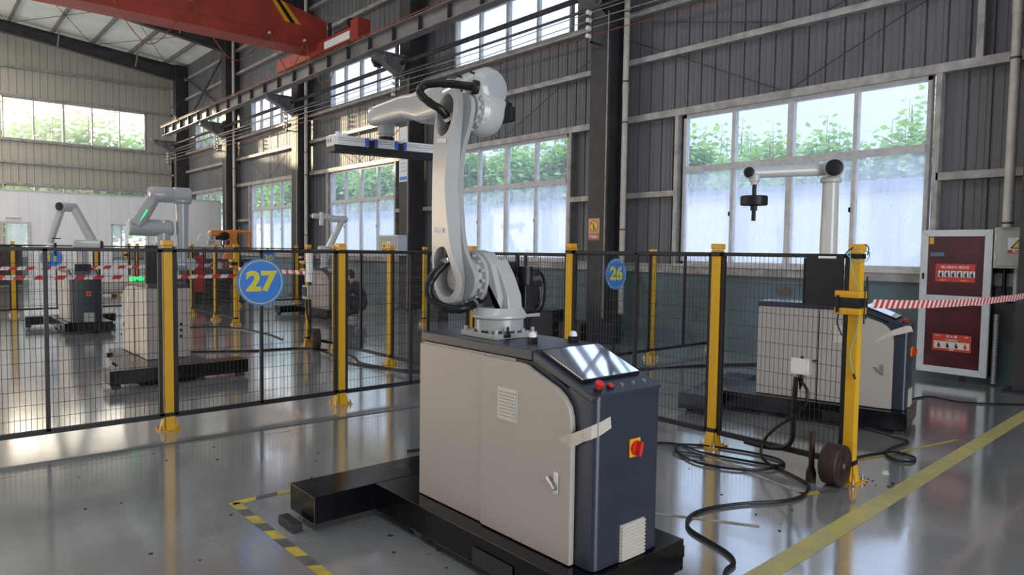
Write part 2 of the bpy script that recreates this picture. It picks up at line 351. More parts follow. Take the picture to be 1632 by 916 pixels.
# right wall: painted plinth + girts + cladding sheets
wr = struct('wall_right', MB().bb((XW, -9, -.03), (XW+.24, YB, 1.24)), WPAINT)
LOW = [(3.41, 7.33), (10.13, 14.11), (16.84, 20.76), (23.65, 27.45), (30.5, 34.3)]
def sheet(h, w):                                  # one pressed sheet: pan with a raised rib and a fine seam
    m = MB(); d = .028
    prof = [(0, 0), (.010, d), (.024, d), (.034, 0), (w*.28, 0), (w*.29, .006), (w*.31, .006), (w*.32, 0), (w*.62, 0), (w*.63, -.006), (w*.66, -.006), (w*.67, 0), (w, 0)]
    return m, prof
def add_sheet(m, y0, w, z0, z1, axis='y', base=XW+.10, sgn=1):
    _, prof = sheet(0, w)
    vs = []
    for t, dpt in prof:
        for z in (z0, z1):
            vs.append(m.bm.verts.new((base+sgn*dpt, y0+t, z) if axis == 'y' else (y0+t, base+sgn*dpt, z)))
    for i in range(len(prof)-1):
        m.bm.faces.new((vs[2*i], vs[2*i+1], vs[2*i+3], vs[2*i+2]))
def segs(y, wl, wu):                              # vertical runs of cladding left by the windows at position y
    s = [(1.2, 10.3)]
    for a, b in wl:
        if a-.13 < y < b-.10: s = [(4.0, 10.3)]
    for a, b in wu:
        if a-.13 < y < b-.10: s = [(s[0][0], 6.0), (8.50 if a < 4 else 7.24, 10.3)]
    return s
UPP = LOW
SW = .27
shared = {}
y = 1.1
while y < 15.2:
    for z0, z1 in segs(y+SW/2-.1, LOW, UPP):
        key = (round(z0, 2), round(z1, 2))
        if key not in shared:
            m = MB(); add_sheet(m, 0, SW, z0, z1, base=0)
            shared[key] = obj('cladding_sheet', m, CLAD, wr, smooth=0); shared[key].location = (XW+.10, y, 0)
        else:
            c = shared[key].copy(); COL.objects.link(c); c.location = (XW+.10, y, 0)
    y += SW
Y_END = y
m = MB(); y = Y_END
while y < YB-.05:
    for z0, z1 in segs(y+SW/2-.1, LOW, UPP): add_sheet(m, y, SW, z0, z1)
    y += SW
y = -9.0
while y < 1.1-.01:
    w_ = min(SW, 1.1-y); add_sheet(m, y, w_, 1.2, 10.3); y += SW
struct('cladding_sheet_far', m, CLAD, wr, smooth=0)['kind'] = 'stuff'
bpy.data.objects['cladding_sheet_far'].name = 'cladding_run'
g = MB(); g.bb((XW+.17, -9, 1.2), (XW+.22, 3.38, 10.4))
for (a, b), (c, d) in zip(LOW, LOW[1:]+[(YB, YB)]): g.bb((XW+.17, b+.03, 1.2), (XW+.22, c-.03, 10.4))
for a, b in LOW: g.bb((XW+.17, a-.03, 4.03), (XW+.22, b+.03, 5.98)); g.bb((XW+.17, a-.03, 8.5 if a < 4 else 7.27), (XW+.22, b+.03, 10.4))
obj('outer_skin', g, CLADB, wr, smooth=0)
for z, h in ((1.24, .16), (4.0, .12), (5.06, .10), (5.92, .10), (7.26, .10), (8.48, .1), (9.4, .1)):
    m = MB()
    for i in range(len(COLY)):
        y0 = COLY[i]+.48 if i else -9; y1 = COLY[i+1] if i+1 < len(COLY) else YB
        if i == 0: m.bb((XW-.07, -9, z), (XW+.08, COLY[1], z+h)); y0 = None
        if i == 1 and z == 7.26: continue
        elif i and y0 < YB: m.bb((XW-.07, y0, z), (XW+.08, min(y1, YB), z+h))
    obj('girt', m, GIRT, wr)
m = MB()                                          # short girts beside the windows
edges = [(-9, 3.30)]+[(b+.13, c-.13) for (_, b), (c, _) in zip(LOW, LOW[1:])]+[(34.5, YB)]
for a, b in edges: m.bb((XW-.06, a, 2.60), (XW+.08, b, 2.70))
obj('girt', m, GIRT, wr)
m = MB()
for a, b in LOW:
    for y in (a-.10, b+.10):
        if a < 30: m.bb((XW-.06, y-.035, 1.4), (XW+.08, y+.035, 4.0))
m.bb((XW-.05, 2.83, 4.12), (XW+.08, 2.91, 10))
obj('window_post', m, GIRT, wr)
m = MB()
for yy, z0, z1 in ((5.35, 4.12, 9.9), (12.1, 4.1, 5.9), (18.8, 4.1, 5.9), (25.5, 4.1, 5.9)): m.cyl((XW-.03, yy, z0), (XW-.03, yy, z1), .012, n=6)
for i in range(1, 5):
    a = COLY[i]+.5; b = COLY[i+1]; c = (a+b)/2
    m.cyl((XW-.02, c+.1, 4.15), (XW-.02, b-.05, 5.55), .010, n=5); m.cyl((XW-.02, c-.1, 4.15), (XW-.02, a+.05, 5.55), .010, n=5)
m.cyl((XW-.02, 5.2, 5.1), (XW-.02, 8.0, 5.75), .012, n=5); m.cyl((XW-.02, 5.0, 5.15), (XW-.02, 2.3, 5.95), .012, n=5)
m.box((XW-.06, 5.4, 7.2), (.03, 4.5, .16), Matrix.Rotation(.56, 3, 'X')).box((XW-.03, 5.4, 7.2), (.03, 4.5, .10), Matrix.Rotation(-.56, 3, 'X'))
obj('sag_rod', m, DARKST, wr)

def window(n, axis, pos, a, b, z0, z1, rows, gl, ncol=4, sgn=1):
    """axis 'y': window in a wall at x=pos spanning y a..b ; 'x': wall at y=pos"""
    def P(t, d, z): return (pos+sgn*d, t, z) if axis == 'y' else (t, pos+sgn*d, z)
    root = MB(); fw_ = .055
    root.bb(P(a, .02, z0), P(b, .12, z0+fw_)).bb(P(a, .02, z1-fw_), P(b, .12, z1)).bb(P(a, .02, z0), P(a+fw_, .12, z1)).bb(P(b-fw_, .02, z0), P(b, .12, z1))
    R = struct('window_%d' % n, root, FRAMEW)
    zs = [z0]+rows+[z1]; w = (b-a)/ncol
    for k in range(1, ncol):
        hw = .048 if k == ncol//2 else .03
        obj('mullion', MB().bb(P(a+k*w-hw, .01, z0+fw_), P(a+k*w+hw, .11, z1-fw_)), FRAMEW, R)
    for z in rows: obj('transom', MB().bb(P(a+fw_, .0, z-.05), P(b-fw_, .11, z+.05)), FRAMEW, R)
    for i in range(len(zs)-1):
        for k in range(ncol):
            y0 = a+k*w+.04; y1 = a+(k+1)*w-.04
            obj('pane', MB().bb(P(y0, .06, zs[i]+.05), P(y1, .066, zs[i+1]-.05)), gl[min(i, len(gl)-1)], R, smooth=0)
            if i == 0 and rows and k % 2 == 1: obj('latch', MB().bb(P(y0-.012, -.008, 2.22), P(y0+.006, .012, 2.29)), STEEL, R)
    return R
wn = 1
for a, b in LOW:
    window(wn, 'y', XW, a, b, 1.40, 4.0, [3.05], [GLASSL, GLASSU]); wn += 1
for a, b in LOW:
    window(wn, 'y', XW, a, b, 6.02, 8.46 if a < 4 else 7.24, [7.24] if a < 4 else [], [GLASSU]); wn += 1
m = MB()
for a, b in LOW: m.bb((XW-.10, a-.08, 1.36), (XW+.10, b+.08, 1.41))
obj('sill', m, FRAMEW, wr)

# gable wall far behind
wb = struct('wall_back', MB().bb((-10, YB, -.03), (XW+.2, YB+.24, 1.0)), WPAINT)
BW = [(3.42, 9.15)]
def bsegs(x):
    s = [(.9, 12.2)]
    for a, b in BW:
        if a-.13 < x < b-.1: s = [(.9, 1.3), (4.22, 6.22), (8.06, 12.2)]
    return s
shared = {}; SWB = .29; x = 2.8
while x < XW-.1:
    for z0, z1 in bsegs(x+.05):
        key = (z0, z1)
        if key not in shared:
            m = MB(); add_sheet(m, 0, SWB, z0, z1, axis='x', base=0); shared[key] = obj('cladding_sheet', m, CLADB, wb, smooth=0); shared[key].location = (x, YB+.05, 0)
        else: c = shared[key].copy(); COL.objects.link(c); c.location = (x, YB+.05, 0)
    x += SWB
m = MB(); x = 2.8-SWB
while x > -10:
    for z0, z1 in bsegs(x+.05): add_sheet(m, x, SWB, z0, z1, axis='x', base=YB+.05)
    x -= SWB
obj('cladding_run', m, CLADB, wb, smooth=0, kind='stuff')
g = MB()
for z0, z1 in ((.9, 1.27), (4.25, 6.19), (8.09, 12.4)): g.bb((-10, YB+.16, z0), (XW+.2, YB+.2, z1))
for x0, x1 in ((9.18, XW+.2), (-10, 3.39)): g.bb((x0, YB+.16, 1.2), (x1, YB+.2, 8.2))
obj('outer_skin', g, CLADB, wb, smooth=0)
for z in (9.32, 8.06, 6.14, 5.16, 4.2): obj('girt', MB().bb((-10, YB-.08, z), (XW-.05, YB+.03, z+.09)), GIRT, wb)
for a, b in BW:
    window(wn, 'x', YB, a, b, 6.22, 8.06, [], [GLASSU], ncol=5); wn += 1
    window(wn, 'x', YB, a, b, 1.3, 4.2, [2.9], [GLASSL, GLASSU], ncol=5); wn += 1

# left wall, gate wall (out of frame) with daylight openings
wl = MB(); wl.bb((-10.2, -9, -.03), (-10, YB, 1.3)).bb((-10.2, -9, 4.5), (-10, YB, 12.4)); wl.bb((-10.2, -9, 1.3), (-10, -1.2, 4.5))
for i in range(6): wl.bb((-10.2, 4.2+BAY*i, 1.3), (-10, 5.53+BAY*i, 4.5))
struct('wall_left', wl, CLADB)
wf = MB(); wf.bb((-10.2, -9.2, -.03), (-1, -9, 12.4)).bb((5, -9.2, -.03), (XW+.2, -9, 12.4)).bb((-1, -9.2, 5.1), (5, -9, 12.4)); struct('wall_front', wf, CLADB)
def zr(x): return 11.25-.1*x if x > 0 else 11.25+.1*x     # roof underside
rf = struct('ceiling', MB().prism([(XW+.5, zr(XW+.5)), (0, zr(0)), (-10.3, zr(-10.3)), (-10.3, zr(-10.3)+.1), (0, zr(0)+.1), (XW+.5, zr(XW+.5)+.1)], 'xz', -9.3, YB+.3), ROOFM)
x = 9.55
while x > -9.5:
    obj('purlin', MB().bb((x-.035, -9, zr(x)-.17), (x+.035, YB, zr(x)-.005)), RUNW, rf); x -= 1.5
for yc in COLY[1:]:
    m = MB(); yy = yc+.24
    m.prism([(9.86, zr(9.86)-.86), (9.86, zr(9.86)-.18), (0, zr(0)-.18), (0, zr(0)-.62), (5, zr(5)-.66)], 'xz', yy-.012, yy+.012)
    m.prism([(9.86, zr(9.86)-.88), (9.86, zr(9.86)-.855), (5, zr(5)-.655), (0, zr(0)-.615), (0, zr(0)-.64), (5, zr(5)-.68)], 'xz', yy-.13, yy+.13)
    m.prism([(9.86, zr(9.86)-.195), (9.86, zr(9.86)-.172), (0, zr(0)-.172), (0, zr(0)-.195)], 'xz', yy-.13, yy+.13)
    m.prism([(-9.86, zr(9.86)-.86), (-9.86, zr(9.86)-.18), (0, zr(0)-.18), (0, zr(0)-.62), (-5, zr(5)-.66)], 'xz', yy-.05, yy+.05)
    R = obj('rafter', m, DARKST, rf)
    f = MB()
    for xx in (8.2, 5.2, 2.2): f.cyl((xx, yy-.1, zr(xx)-.7), (xx, yy-.55, zr(xx)-.18), .025, n=6); f.cyl((xx, yy+.1, zr(xx)-.7), (xx, yy+.55, zr(xx)-.18), .025, n=6)
    obj('fly_brace', f, GIRT, rf)
m = MB()
for a, b in ((COLY[5]+.3, COLY[6]+.1),):
    for xa, xb in ((9.5, 6.5), (6.5, 3.5), (3.5, .5)):
        m.cyl((xa, a, zr(xa)-.25), (xb, b, zr(xb)-.25), .012, n=5); m.cyl((xb, a, zr(xb)-.25), (xa, b, zr(xa)-.25), .012, n=5)
m.cyl((XW-.1, COLY[5]+.5, 9.9), (XW-.1, COLY[6], 7.2), .045, n=6); m.cyl((XW-.1, COLY[6], 9.6), (XW-.1, COLY[5]+.5, 7.0), .045, n=6)
obj('bracing', m, DARKST, rf)

# columns with runway brackets
spots = ['at the right edge of the frame, beside the electrical box', 'behind the 26 sign, carrying the no-smoking sign', 'behind the big robot, carrying the long white notice',
         'behind the post right of the 27 sign, third from the right', 'left of the orange robot, fourth from the right', 'in the far corner by the gable wall']
for i, yc in enumerate(COLY):
    if i == 0: continue
    lab = 'dark steel column '+spots[i-1]
    T = thing('steel_column', lab, 'column', (9.87, yc+.24, 0), 0)
    m = MB().bb((9.87, yc, 0), (9.90, yc+.48, 10.1)).bb((10.30, yc, 0), (10.33, yc+.48, 10.1)); obj('flange', m, COLF, T)
    obj('web', MB().bb((9.90, yc+.225, 0), (10.30, yc+.255, 10.1)), COLM, T)
    obj('side_plate', MB().bb((9.90, yc+.0, .0), (10.30, yc+.012, 10.1)), COLM, T)
    obj('base_plate', MB().bb((9.74, yc-.08, 0), (10.33, yc+.56, .03)), COLM, T)
    if i >= 2:
        b = MB(); yy = yc+.24
        b.bb((8.85, yy-.14, 6.50), (9.87, yy+.14, 6.53))
        b.prism([(9.87, 6.50), (8.95, 6.50), (8.95, 6.40), (9.87, 5.95)], 'xz', yy-.012, yy+.012)
        b.prism([(8.93, 6.40), (8.93, 6.375), (9.87, 5.925), (9.87, 5.95)], 'xz', yy-.13, yy+.13)
        b.bb((9.35, yy-.13, 6.2), (9.365, yy+.13, 6.5))
        obj('runway_bracket', b, RUNW, T)
    obj('conduit', MB().cyl((9.84, yc+.03, 0), (9.84, yc+.03, 6.0), .012, n=8), GIRT, T)

# crane runway beam
T = thing('crane_runway_beam', 'long grey crane runway beam with stiffeners running along the window wall', 'beam', (9.05, 23, 6.53))
Y0, Y1 = -3, 34.3; ZB, ZT = 6.53, 6.90
obj('web', MB().bb((9.04, Y0, ZB+.02), (9.055, Y1, ZT-.02)), RUNW, T)
obj('bottom_flange', MB().bb((8.93, Y0, ZB), (9.17, Y1, ZB+.02)), RUNW, T); obj('top_flange', MB().bb((8.88, Y0, ZT-.02), (9.22, Y1, ZT)), RUNW, T)
st = MB().bb((8.93, 0, ZB+.02), (9.04, .02, ZT-.02)); s0 = obj('stiffener', st, DARKST, T, world=False); s0.data.transform(Matrix.Translation((-9.05, 0, -6.53))); s0.location = (0, 33.9-23, 0)  # shade on the near faces of the stiffeners put into a darker material
y = 33.9-1.13
while y > 0:
    c = s0.copy(); COL.objects.link(c); c.location = (0, y-23, 0); y -= 1.13
obj('rail', MB().bb((9.02, Y0, ZT), (9.08, Y1, ZT+.06)), RUST, T, label='rusty orange crane rail on the beam top')
obj('busbar', MB().cyl((8.86, Y0, ZT+.03), (8.86, Y1, ZT+.03), .014, n=6), RUST, T)
# strut pipe between columns, conductor wires
T = thing('strut_pipe', 'dark horizontal strut pipe linking the columns below the runway beam', 'pipe', (9.7, 15, 6.3))
for i in range(1, len(COLY)-1):
    obj('pipe_length', MB().cyl((9.75, COLY[i]+.3, 6.35), (9.75, COLY[i+1]+.2, 6.35), .055, n=10), DARKST, T)
T = thing('cable_pipe', 'thin grey cable pipe running above the white insulators', 'pipe', (9.62, 15, 6.05))
obj('pipe_length', MB().cyl((9.62, -3, 6.04), (9.62, 35.5, 6.04), .028, n=8), DARKST, T)
wn_ = ['topmost bare conductor wire along the window wall', 'second bare conductor wire from the top along the window wall', 'third bare conductor wire from the top along the window wall', 'reddish lowest conductor wire along the window wall']
for k, z in enumerate((5.95, 5.81, 5.67, 5.53)):
    m = MB(); P = []
    for i in range(1, len(COLY)):
        P.append((9.55, COLY[i]+.25, z))
        if i < len(COLY)-1: P.append((9.55, COLY[i]+.25+BAY/2, z-.05))
    m.tube([(9.55, -4, z)]+P, .009, n=4, sm=3); tag(obj('conductor_wire', m, RUST if k == 3 else GIRT), wn_[k], 'wire')
il = ['white insulators on the column right of the big robot arm', 'white insulators on the column just behind the robot forearm', 'white insulators on the column above the white cobot arm', 'white insulators on the column above the orange robot', 'white insulators on the far corner column']
for n_, i in enumerate(range(2, 7)):
    yc = COLY[i]+.24
    T = thing('insulator_bracket', il[n_], 'insulator', (9.7, yc, 5.5))
    obj('bracket', MB().bb((9.60, yc-.02, 5.42), (9.63, yc+.02, 6.05)).bb((9.60, yc-.02, 5.42), (9.87, yc+.02, 5.45)), DARKST, T)
    for z in (5.95, 5.81, 5.67, 5.53): obj('insulator', MB().lathe((9.48, yc, z), (1, 0, 0), [(.012, 0), (.04, .01), (.04, .04), (.024, .05), (.04, .06), (.04, .1), (.012, .12)], 12), WHT, T)
    obj('hanger_strap', MB().cyl((9.63, yc-.05, 6.02), (9.85, yc-.25, 6.45), .008, n=5).cyl((9.63, yc+.05, 6.02), (9.85, yc+.2, 6.45), .008, n=5), GIRT, T)
# down pipes
for (x, y, zt, lab) in ((10.05, 8.40, 10, 'cream plastic downpipe beside the column behind the 26 sign'), (10.05, 2.42, 10, 'cream plastic downpipe above the grey electrical box'), (10.05, 21.85, 10, 'cream plastic downpipe beside the third column from the right'), (10.1, 28.6, 10, 'cream plastic downpipe on the fourth column')):
    T = thing('downpipe', lab, 'pipe', (x, y, .5))
    zb = 1.96 if y < 3 else .45
    obj('pipe', MB().cyl((x, y, zb), (x, y, zt), .055, n=14), PVC, T)
    m = MB()
    for z in (2.0, 3.96, 4.7, 5.95): m.cyl((x, y, z), (x, y, z+.025), .062, n=14)
    obj('clamp', m, DARKST, T); obj('socket', MB().cyl((x, y, 4.5), (x, y, 4.66), .062, n=14), PVC, T)
T = thing('floodlight', 'small rectangular floodlight clamped under the runway beam above the robot forearm', 'lamp', (9.2, 15.9, 6.35))
obj('housing', MB().box((9.12, 15.75, 6.27), (.20, .26, .06), Matrix.Rotation(.9, 3, 'X')), DARKST, T); obj('arm', MB().tube([(9.12, 15.7, 6.3), (9.2, 15.6, 6.4), (9.3, 15.6, 6.5)], .012, n=5), STEEL, T)

# overhead crane
T = thing('overhead_crane', 'red overhead travelling crane with yellow and black stripes', 'crane', (4, 19, 7.0))
m = MB(); ya, yb_ = 18.85, 19.45
m.prism([(-8.9, 7.4), (-8.9, 8.0), (-7.4, 8.5), (7.3, 8.5), (9.30, 8.05), (9.30, 7.25), (8.6, 7.20), (-8.0, 7.20)], 'xz', ya, yb_); obj('girder', m, CRANER, T)
obj('lower_flange', MB().bb((-8.5, ya-.08, 7.155), (9.25, yb_+.08, 7.195)), CRANER, T)
obj('web_seam', MB().bb((-8.5, ya-.012, 7.50), (8.9, ya-.002, 7.53)), CRANER, T)
for k, (c, mt) in enumerate(((7.62, YELC), (7.77, BLKP), (7.92, YELC))):
    obj('stripe', MB().prism([(c, 8.47-.2*max(0, (c-7.3))), (c+.15, 8.47-.22*max(0, (c-7.15))), (c+.60, 7.80), (c+.45, 7.80)], 'xz', ya-.006, ya-.001), mt, T, label='%s diagonal warning stripe' % ('black' if k == 1 else 'yellow'))
obj('end_carriage', MB().bb((8.93, 16.7, 7.02), (9.23, 21.5, 7.36)), CRANER, T)
obj('end_box', MB().bb((8.90, 16.30, 6.98), (9.26, 16.68, 7.50)), CRANER, T)
obj('carriage_plate', MB().bb((8.90, 16.75, 7.06), (8.925, 18.2, 7.26)), WHT, T, label='cream lit side plate of the carriage')  # bright strip of light reflecting off the carriage, made as a white plate
m = MB().cyl((9.05, 17.75, 7.5), (9.05, 17.15, 7.5), .11, n=14).cyl((9.05, 17.15, 7.5), (9.05, 16.9, 7.5), .15, n=14); obj('drive_motor', m, DARKST, T)
for y in (17.0, 21.1): obj('wheel', MB().cyl((9.0, y, 7.09), (9.1, y, 7.09), .13, n=16), DARKST, T)
obj('bumper_post', MB().bb((9.30, 18.7, 7.0), (9.38, 18.78, 8.0)), DARKST, T)
m = MB(); xs = [0.2, 2.0, 3.6, 5.6, 7.6, 8.6]
for a, b in zip(xs, xs[1:]): m.tube([(a, ya-.1, 7.75 if a < 7 else 7.35), ((a+b)/2, ya-.13, 7.15 if b < 5 else 6.45), (b, ya-.1, 7.75 if b < 7 else 7.35)], .012, n=5, sm=7)
m.tube([(8.6, ya-.1, 7.35), (8.8, ya-.2, 6.6), (9.0, ya-.4, 6.15), (9.2, ya-.6, 6.5), (9.1, ya-.5, 7.2)], .012, n=5)
obj('festoon_cable', m, RUST, T)
m = MB()
for a in xs: m.box((a, ya-.06, 7.77 if a < 7 else 7.37), (.05, .08, .06))
obj('festoon_trolley', m, WHT, T)

# partition office
PY = 30.0
def pp(m, x0, x1, z0, z1):
    x = x0
    while x < x1-.01:
        e = min(x+.30, x1); m.bb((x+.002, PY, z0), (e-.002, PY+.08, z1)); m.bb((x, PY+.01, z0), (e, PY+.07, z1)); x = e
m = MB(); pp(m, 3.42, 6.0, 0, 3.45); pp(m, 6.0, 7.25, 2.36, 3.45); pp(m, 6.0, 7.25, 0, 1.0); pp(m, 7.25, XW-.3, 0, 3.45); pp(m, 2.2, 3.42, 2.33, 3.45); pp(m, -4, 2.2, 0, 3.45)
wp = struct('wall_partition', m, PARTW, smooth=0)
obj('cap_rail', MB().bb((-4, PY-.015, 3.44), (XW-.3, PY+.095, 3.49)), ALW, wp)
D = struct('door_1', MB().bb((3.36, PY-.03, 0), (3.44, PY+.11, 2.37)).bb((2.2, PY-.03, 2.30), (3.36, PY+.11, 2.37)).bb((2.14, PY-.03, 0), (2.2, PY+.11, 2.37)), ALW)
obj('door_leaf', MB().bb((2.25, PY+.1, .02), (2.29, PY+1.1, 2.28)), BROWND, D)
R = struct('window_15', MB().bb((5.97, PY-.02, .97), (6.03, PY+.1, 2.39)).bb((7.22, PY-.02, .97), (7.28, PY+.1, 2.39)).bb((6, PY-.02, 2.33), (7.25, PY+.1, 2.39)).bb((6, PY-.02, .97), (7.25, PY+.1, 1.03)), ALW)
obj('pane', MB().bb((6.03, PY+.03, 1.03), (7.22, PY+.036, 2.33)), GLASSU, R)
T = thing('office_sign', 'white nameplate over the office doorway', 'sign', (2.93, PY-.02, 2.4)); obj('board', MB().bb((2.72, PY-.02, 2.40), (3.16, PY-.002, 2.53)), WHT, T); obj('blue_band', MB().bb((2.72, PY-.021, 2.29), (3.16, PY-.002, 2.345)), SIGNB, T)
text('lettering', '生产技术办公室', PRINTD, T, face_m((2.94, PY-.022, 2.465), (1, 0, 0), (0, 0, 1)), .062, bold=.0006)
# brown timber cupboards seen through the doorway
tag(obj('storage_cupboard', MB().bb((2.6, 31.6, .05), (3.35, 32.2, 1.5)).bb((2.58, 31.58, 1.5), (3.37, 32.22, 1.54)).bb((2.97, 31.585, .1), (2.98, 31.6, 1.45)), BROWND), 'dark brown cupboard seen through the office doorway', 'cupboard')

# outdoors
bw = struct('boundary_wall', MB().bb((16, -6, -.3), (16.25, 60, 2.96)), OUTW); obj('coping', MB().bb((15.94, -6, 2.96), (16.31, 60, 3.24)), OUTC, bw)
tag(bw, 'pale concrete boundary wall seen through the windows', 'wall')
def tree_mesh(h, nl, spread, seed, lean=False, base=0):
    rnd = random.Random(seed); tr = MB(); lf = MB()
    tr.tube([(0, 0, -.4), (.05, .03, h*.4), (.0, .05, h*.75), (0, 0, h)], .10, n=6, sm=3, r2=.01)
    for _ in range(14):
        a = rnd.random()*2*PI; z = h*(.3+.6*rnd.random()); L = spread*(.6+.5*rnd.random())*(1.15-z/h*.6)
        tr.tube([(0, 0, z-.2), (math.cos(a)*L*.5, math.sin(a)*L*.5, z+.1), (math.cos(a)*L, math.sin(a)*L, z+.35)], .025, n=4, sm=2, r2=.006)
    cl = [(rnd.gauss(0, .5)*spread, rnd.gauss(0, .5)*spread, h*(.32+.56*rnd.random())) for _ in range(22)]
    def leaf(p, s, upn):
        u = Vector((rnd.gauss(0, 1), rnd.gauss(0, 1), rnd.gauss(0, .35))).normalized(); n = Vector((rnd.gauss(0, .6), rnd.gauss(0, .6), upn)).normalized(); v = n.cross(u).normalized()
        lf.mi = rnd.choice((0, 0, 1, 2)); p = Vector(p); w = s*.42
        lf.quad(p, p+u*s*.45+v*w, p+u*s-n*s*.15, p+u*s*.45-v*w)
    for _ in range(nl):
        c = rnd.choice(cl); leaf((c[0]+rnd.gauss(0, .38), c[1]+rnd.gauss(0, .38), c[2]+rnd.gauss(0, .36)), rnd.uniform(.17, .32), 1)
    for _ in range(5):                            # tall upright shoots with tiers of big leaves
        a = rnd.random()*2*PI; R_ = spread*rnd.random()*.8; bx, by = math.cos(a)*R_, math.sin(a)*R_; zt = h*(.9+.22*rnd.random())
        tr.tube([(bx*.5, by*.5, h*.5), (bx, by, h*.75), (bx, by, zt)], .02, n=4, sm=2, r2=.006)
        z = h*.72
        while z < zt:
            for k in range(4):
                b_ = k*PI/2+z*3+rnd.random(); s = rnd.uniform(.22, .34)*(1.15-.5*(z-h*.7)/(zt-h*.7+.01)); p = Vector((bx+math.cos(b_)*.10, by+math.sin(b_)*.10, z+rnd.uniform(-.04, .04)))
                u = Vector((math.cos(b_), math.sin(b_), rnd.uniform(-.45, .3))); v = Vector((-math.sin(b_), math.cos(b_), rnd.choice((-1, 1))*rnd.uniform(.3, 1.1))).normalized(); lf.mi = rnd.choice((0, 1))
                lf.quad(p, p+u*s*.5+v*s*.42, p+u*s, p+u*s*.5-v*s*.42)
            z += .21
    return tr, lf
protos = []
for k, (h, nl, sp) in enumerate(((5.5, 3400, 1.25), (5.2, 3200, 1.35), (5.8, 3400, 1.2))):
    T = thing('leafy_tree', 'broad-leaved green tree behind the pale boundary wall, seen through the windows', 'tree', (0, 0, 0), 0, 'trees behind the boundary wall')
    tr, lf = tree_mesh(h, nl, sp, 11+k); obj('trunk', tr, BARK, T, world=False); obj('foliage', lf, LEAF, T, world=False, kind='stuff', smooth=0); protos.append(T)
first = set(); rnd = random.Random(3); y = 3.5; i = 0
spots_t = []
while y < 58:
    spots_t.append((20.1+rnd.uniform(-.5, 1.3), y)); y += 1.7+rnd.uniform(0, .35)
for j, (x, yy) in enumerate(spots_t):
    p = protos[j % 3]; s = (.89 if yy < 12 else 1.0)+rnd.uniform(-.06, .10)+max(0, (yy-12))*.007+.02
    if j < 3: p.location = (x, yy, 0); p.rotation_euler = (0, 0, rnd.random()*6); p.scale = (s, s, s)
    else: dup(p, (x, yy, 0), rnd.random()*6.28, sc=(s, s, s))
gl_ = ['low tree beyond the gable, hidden behind the office wall', 'bushy tree beyond the gable windows, second pane from the left', 'bushy tree beyond the gable windows, third pane from the left', 'bushy tree beyond the gable windows, fourth pane', 'bushy tree at the right end of the gable windows', 'bushy tree seen through the office doorway']  # first entry is an unseen tree added to block low sun through the office
for j, (x, yy, s) in enumerate(((1.9, 43, .98), (6.3, 46, 1.62), (8.2, 46.5, 1.60), (10.2, 47, 1.45), (12.4, 45, 1.85), (4.3, 43, .85))):
    dup(protos[j % 3], (x, yy, 0), j*1.3, label=gl_[j], group='trees beyond the gable wall', sc=(s, s, s))
for a, b in LOW:                                  # light portals over the openings (sampling aid only)
    area('portal', (XW+.3, (a+b)/2, 2.7), (0, PI/2, 0), 2.6, b-a, 1, portal=True); area('portal', (XW+.3, (a+b)/2, 7.23 if a < 4 else 6.63), (0, PI/2, 0), 2.4 if a < 4 else 1.2, b-a, 1, portal=True)
for a, b in BW:
    area('portal', ((a+b)/2, YB+.3, 7.14), (-PI/2, 0, 0), b-a, 1.8, 1, portal=True)

# ------------------------------------------------------------------ safety fence
FY = 6.47; FX = 5.03; RY = 18.9
def fence_post(x, y, lab, bands=True):
    T = thing('fence_post', lab, 'fence post', (x, y, 0), 0, 'yellow safety fence posts')
    h = .04
    obj('post', MB().box((0, 0, .80), (.073, .073, 1.58), None, .006), YEL, T, world=False)
    obj('post_cap', MB().box((0, 0, 1.615), (.088, .088, .045), None, .008), YELC, T, world=False)
    f = MB().box((0, 0, .005), (.19, .17, .008))
    for sx, sy in ((1, 0), (-1, 0), (0, 1), (0, -1)):
        if sx: f.prism([(sx*.04, .008), (sx*.075, .008), (sx*.043, .12), (sx*.04, .12)], 'xz', -.035, .035)
        else: f.prism([(sy*.04, .008), (sy*.06, .008), (sy*.043, .12), (sy*.04, .12)], 'yz', -.035, .035)
    obj('foot_plate', f, YEL, T, world=False)
    for sx, sy in ((.078, .06), (-.078, .06), (.078, -.06), (-.078, -.06)):
        obj('bolt', MB().cyl((sx, sy, .008), (sx, sy, .028), .011, n=6).cyl((sx, sy, .028), (sx, sy, .05), .005, n=6), STEEL, T, world=False)
    for z in (.135, 1.555): obj('clamp_band', MB().box((0, 0, z), (.084, .084, .035), None, .004), BLKP, T, world=False)
    return T
P0 = None
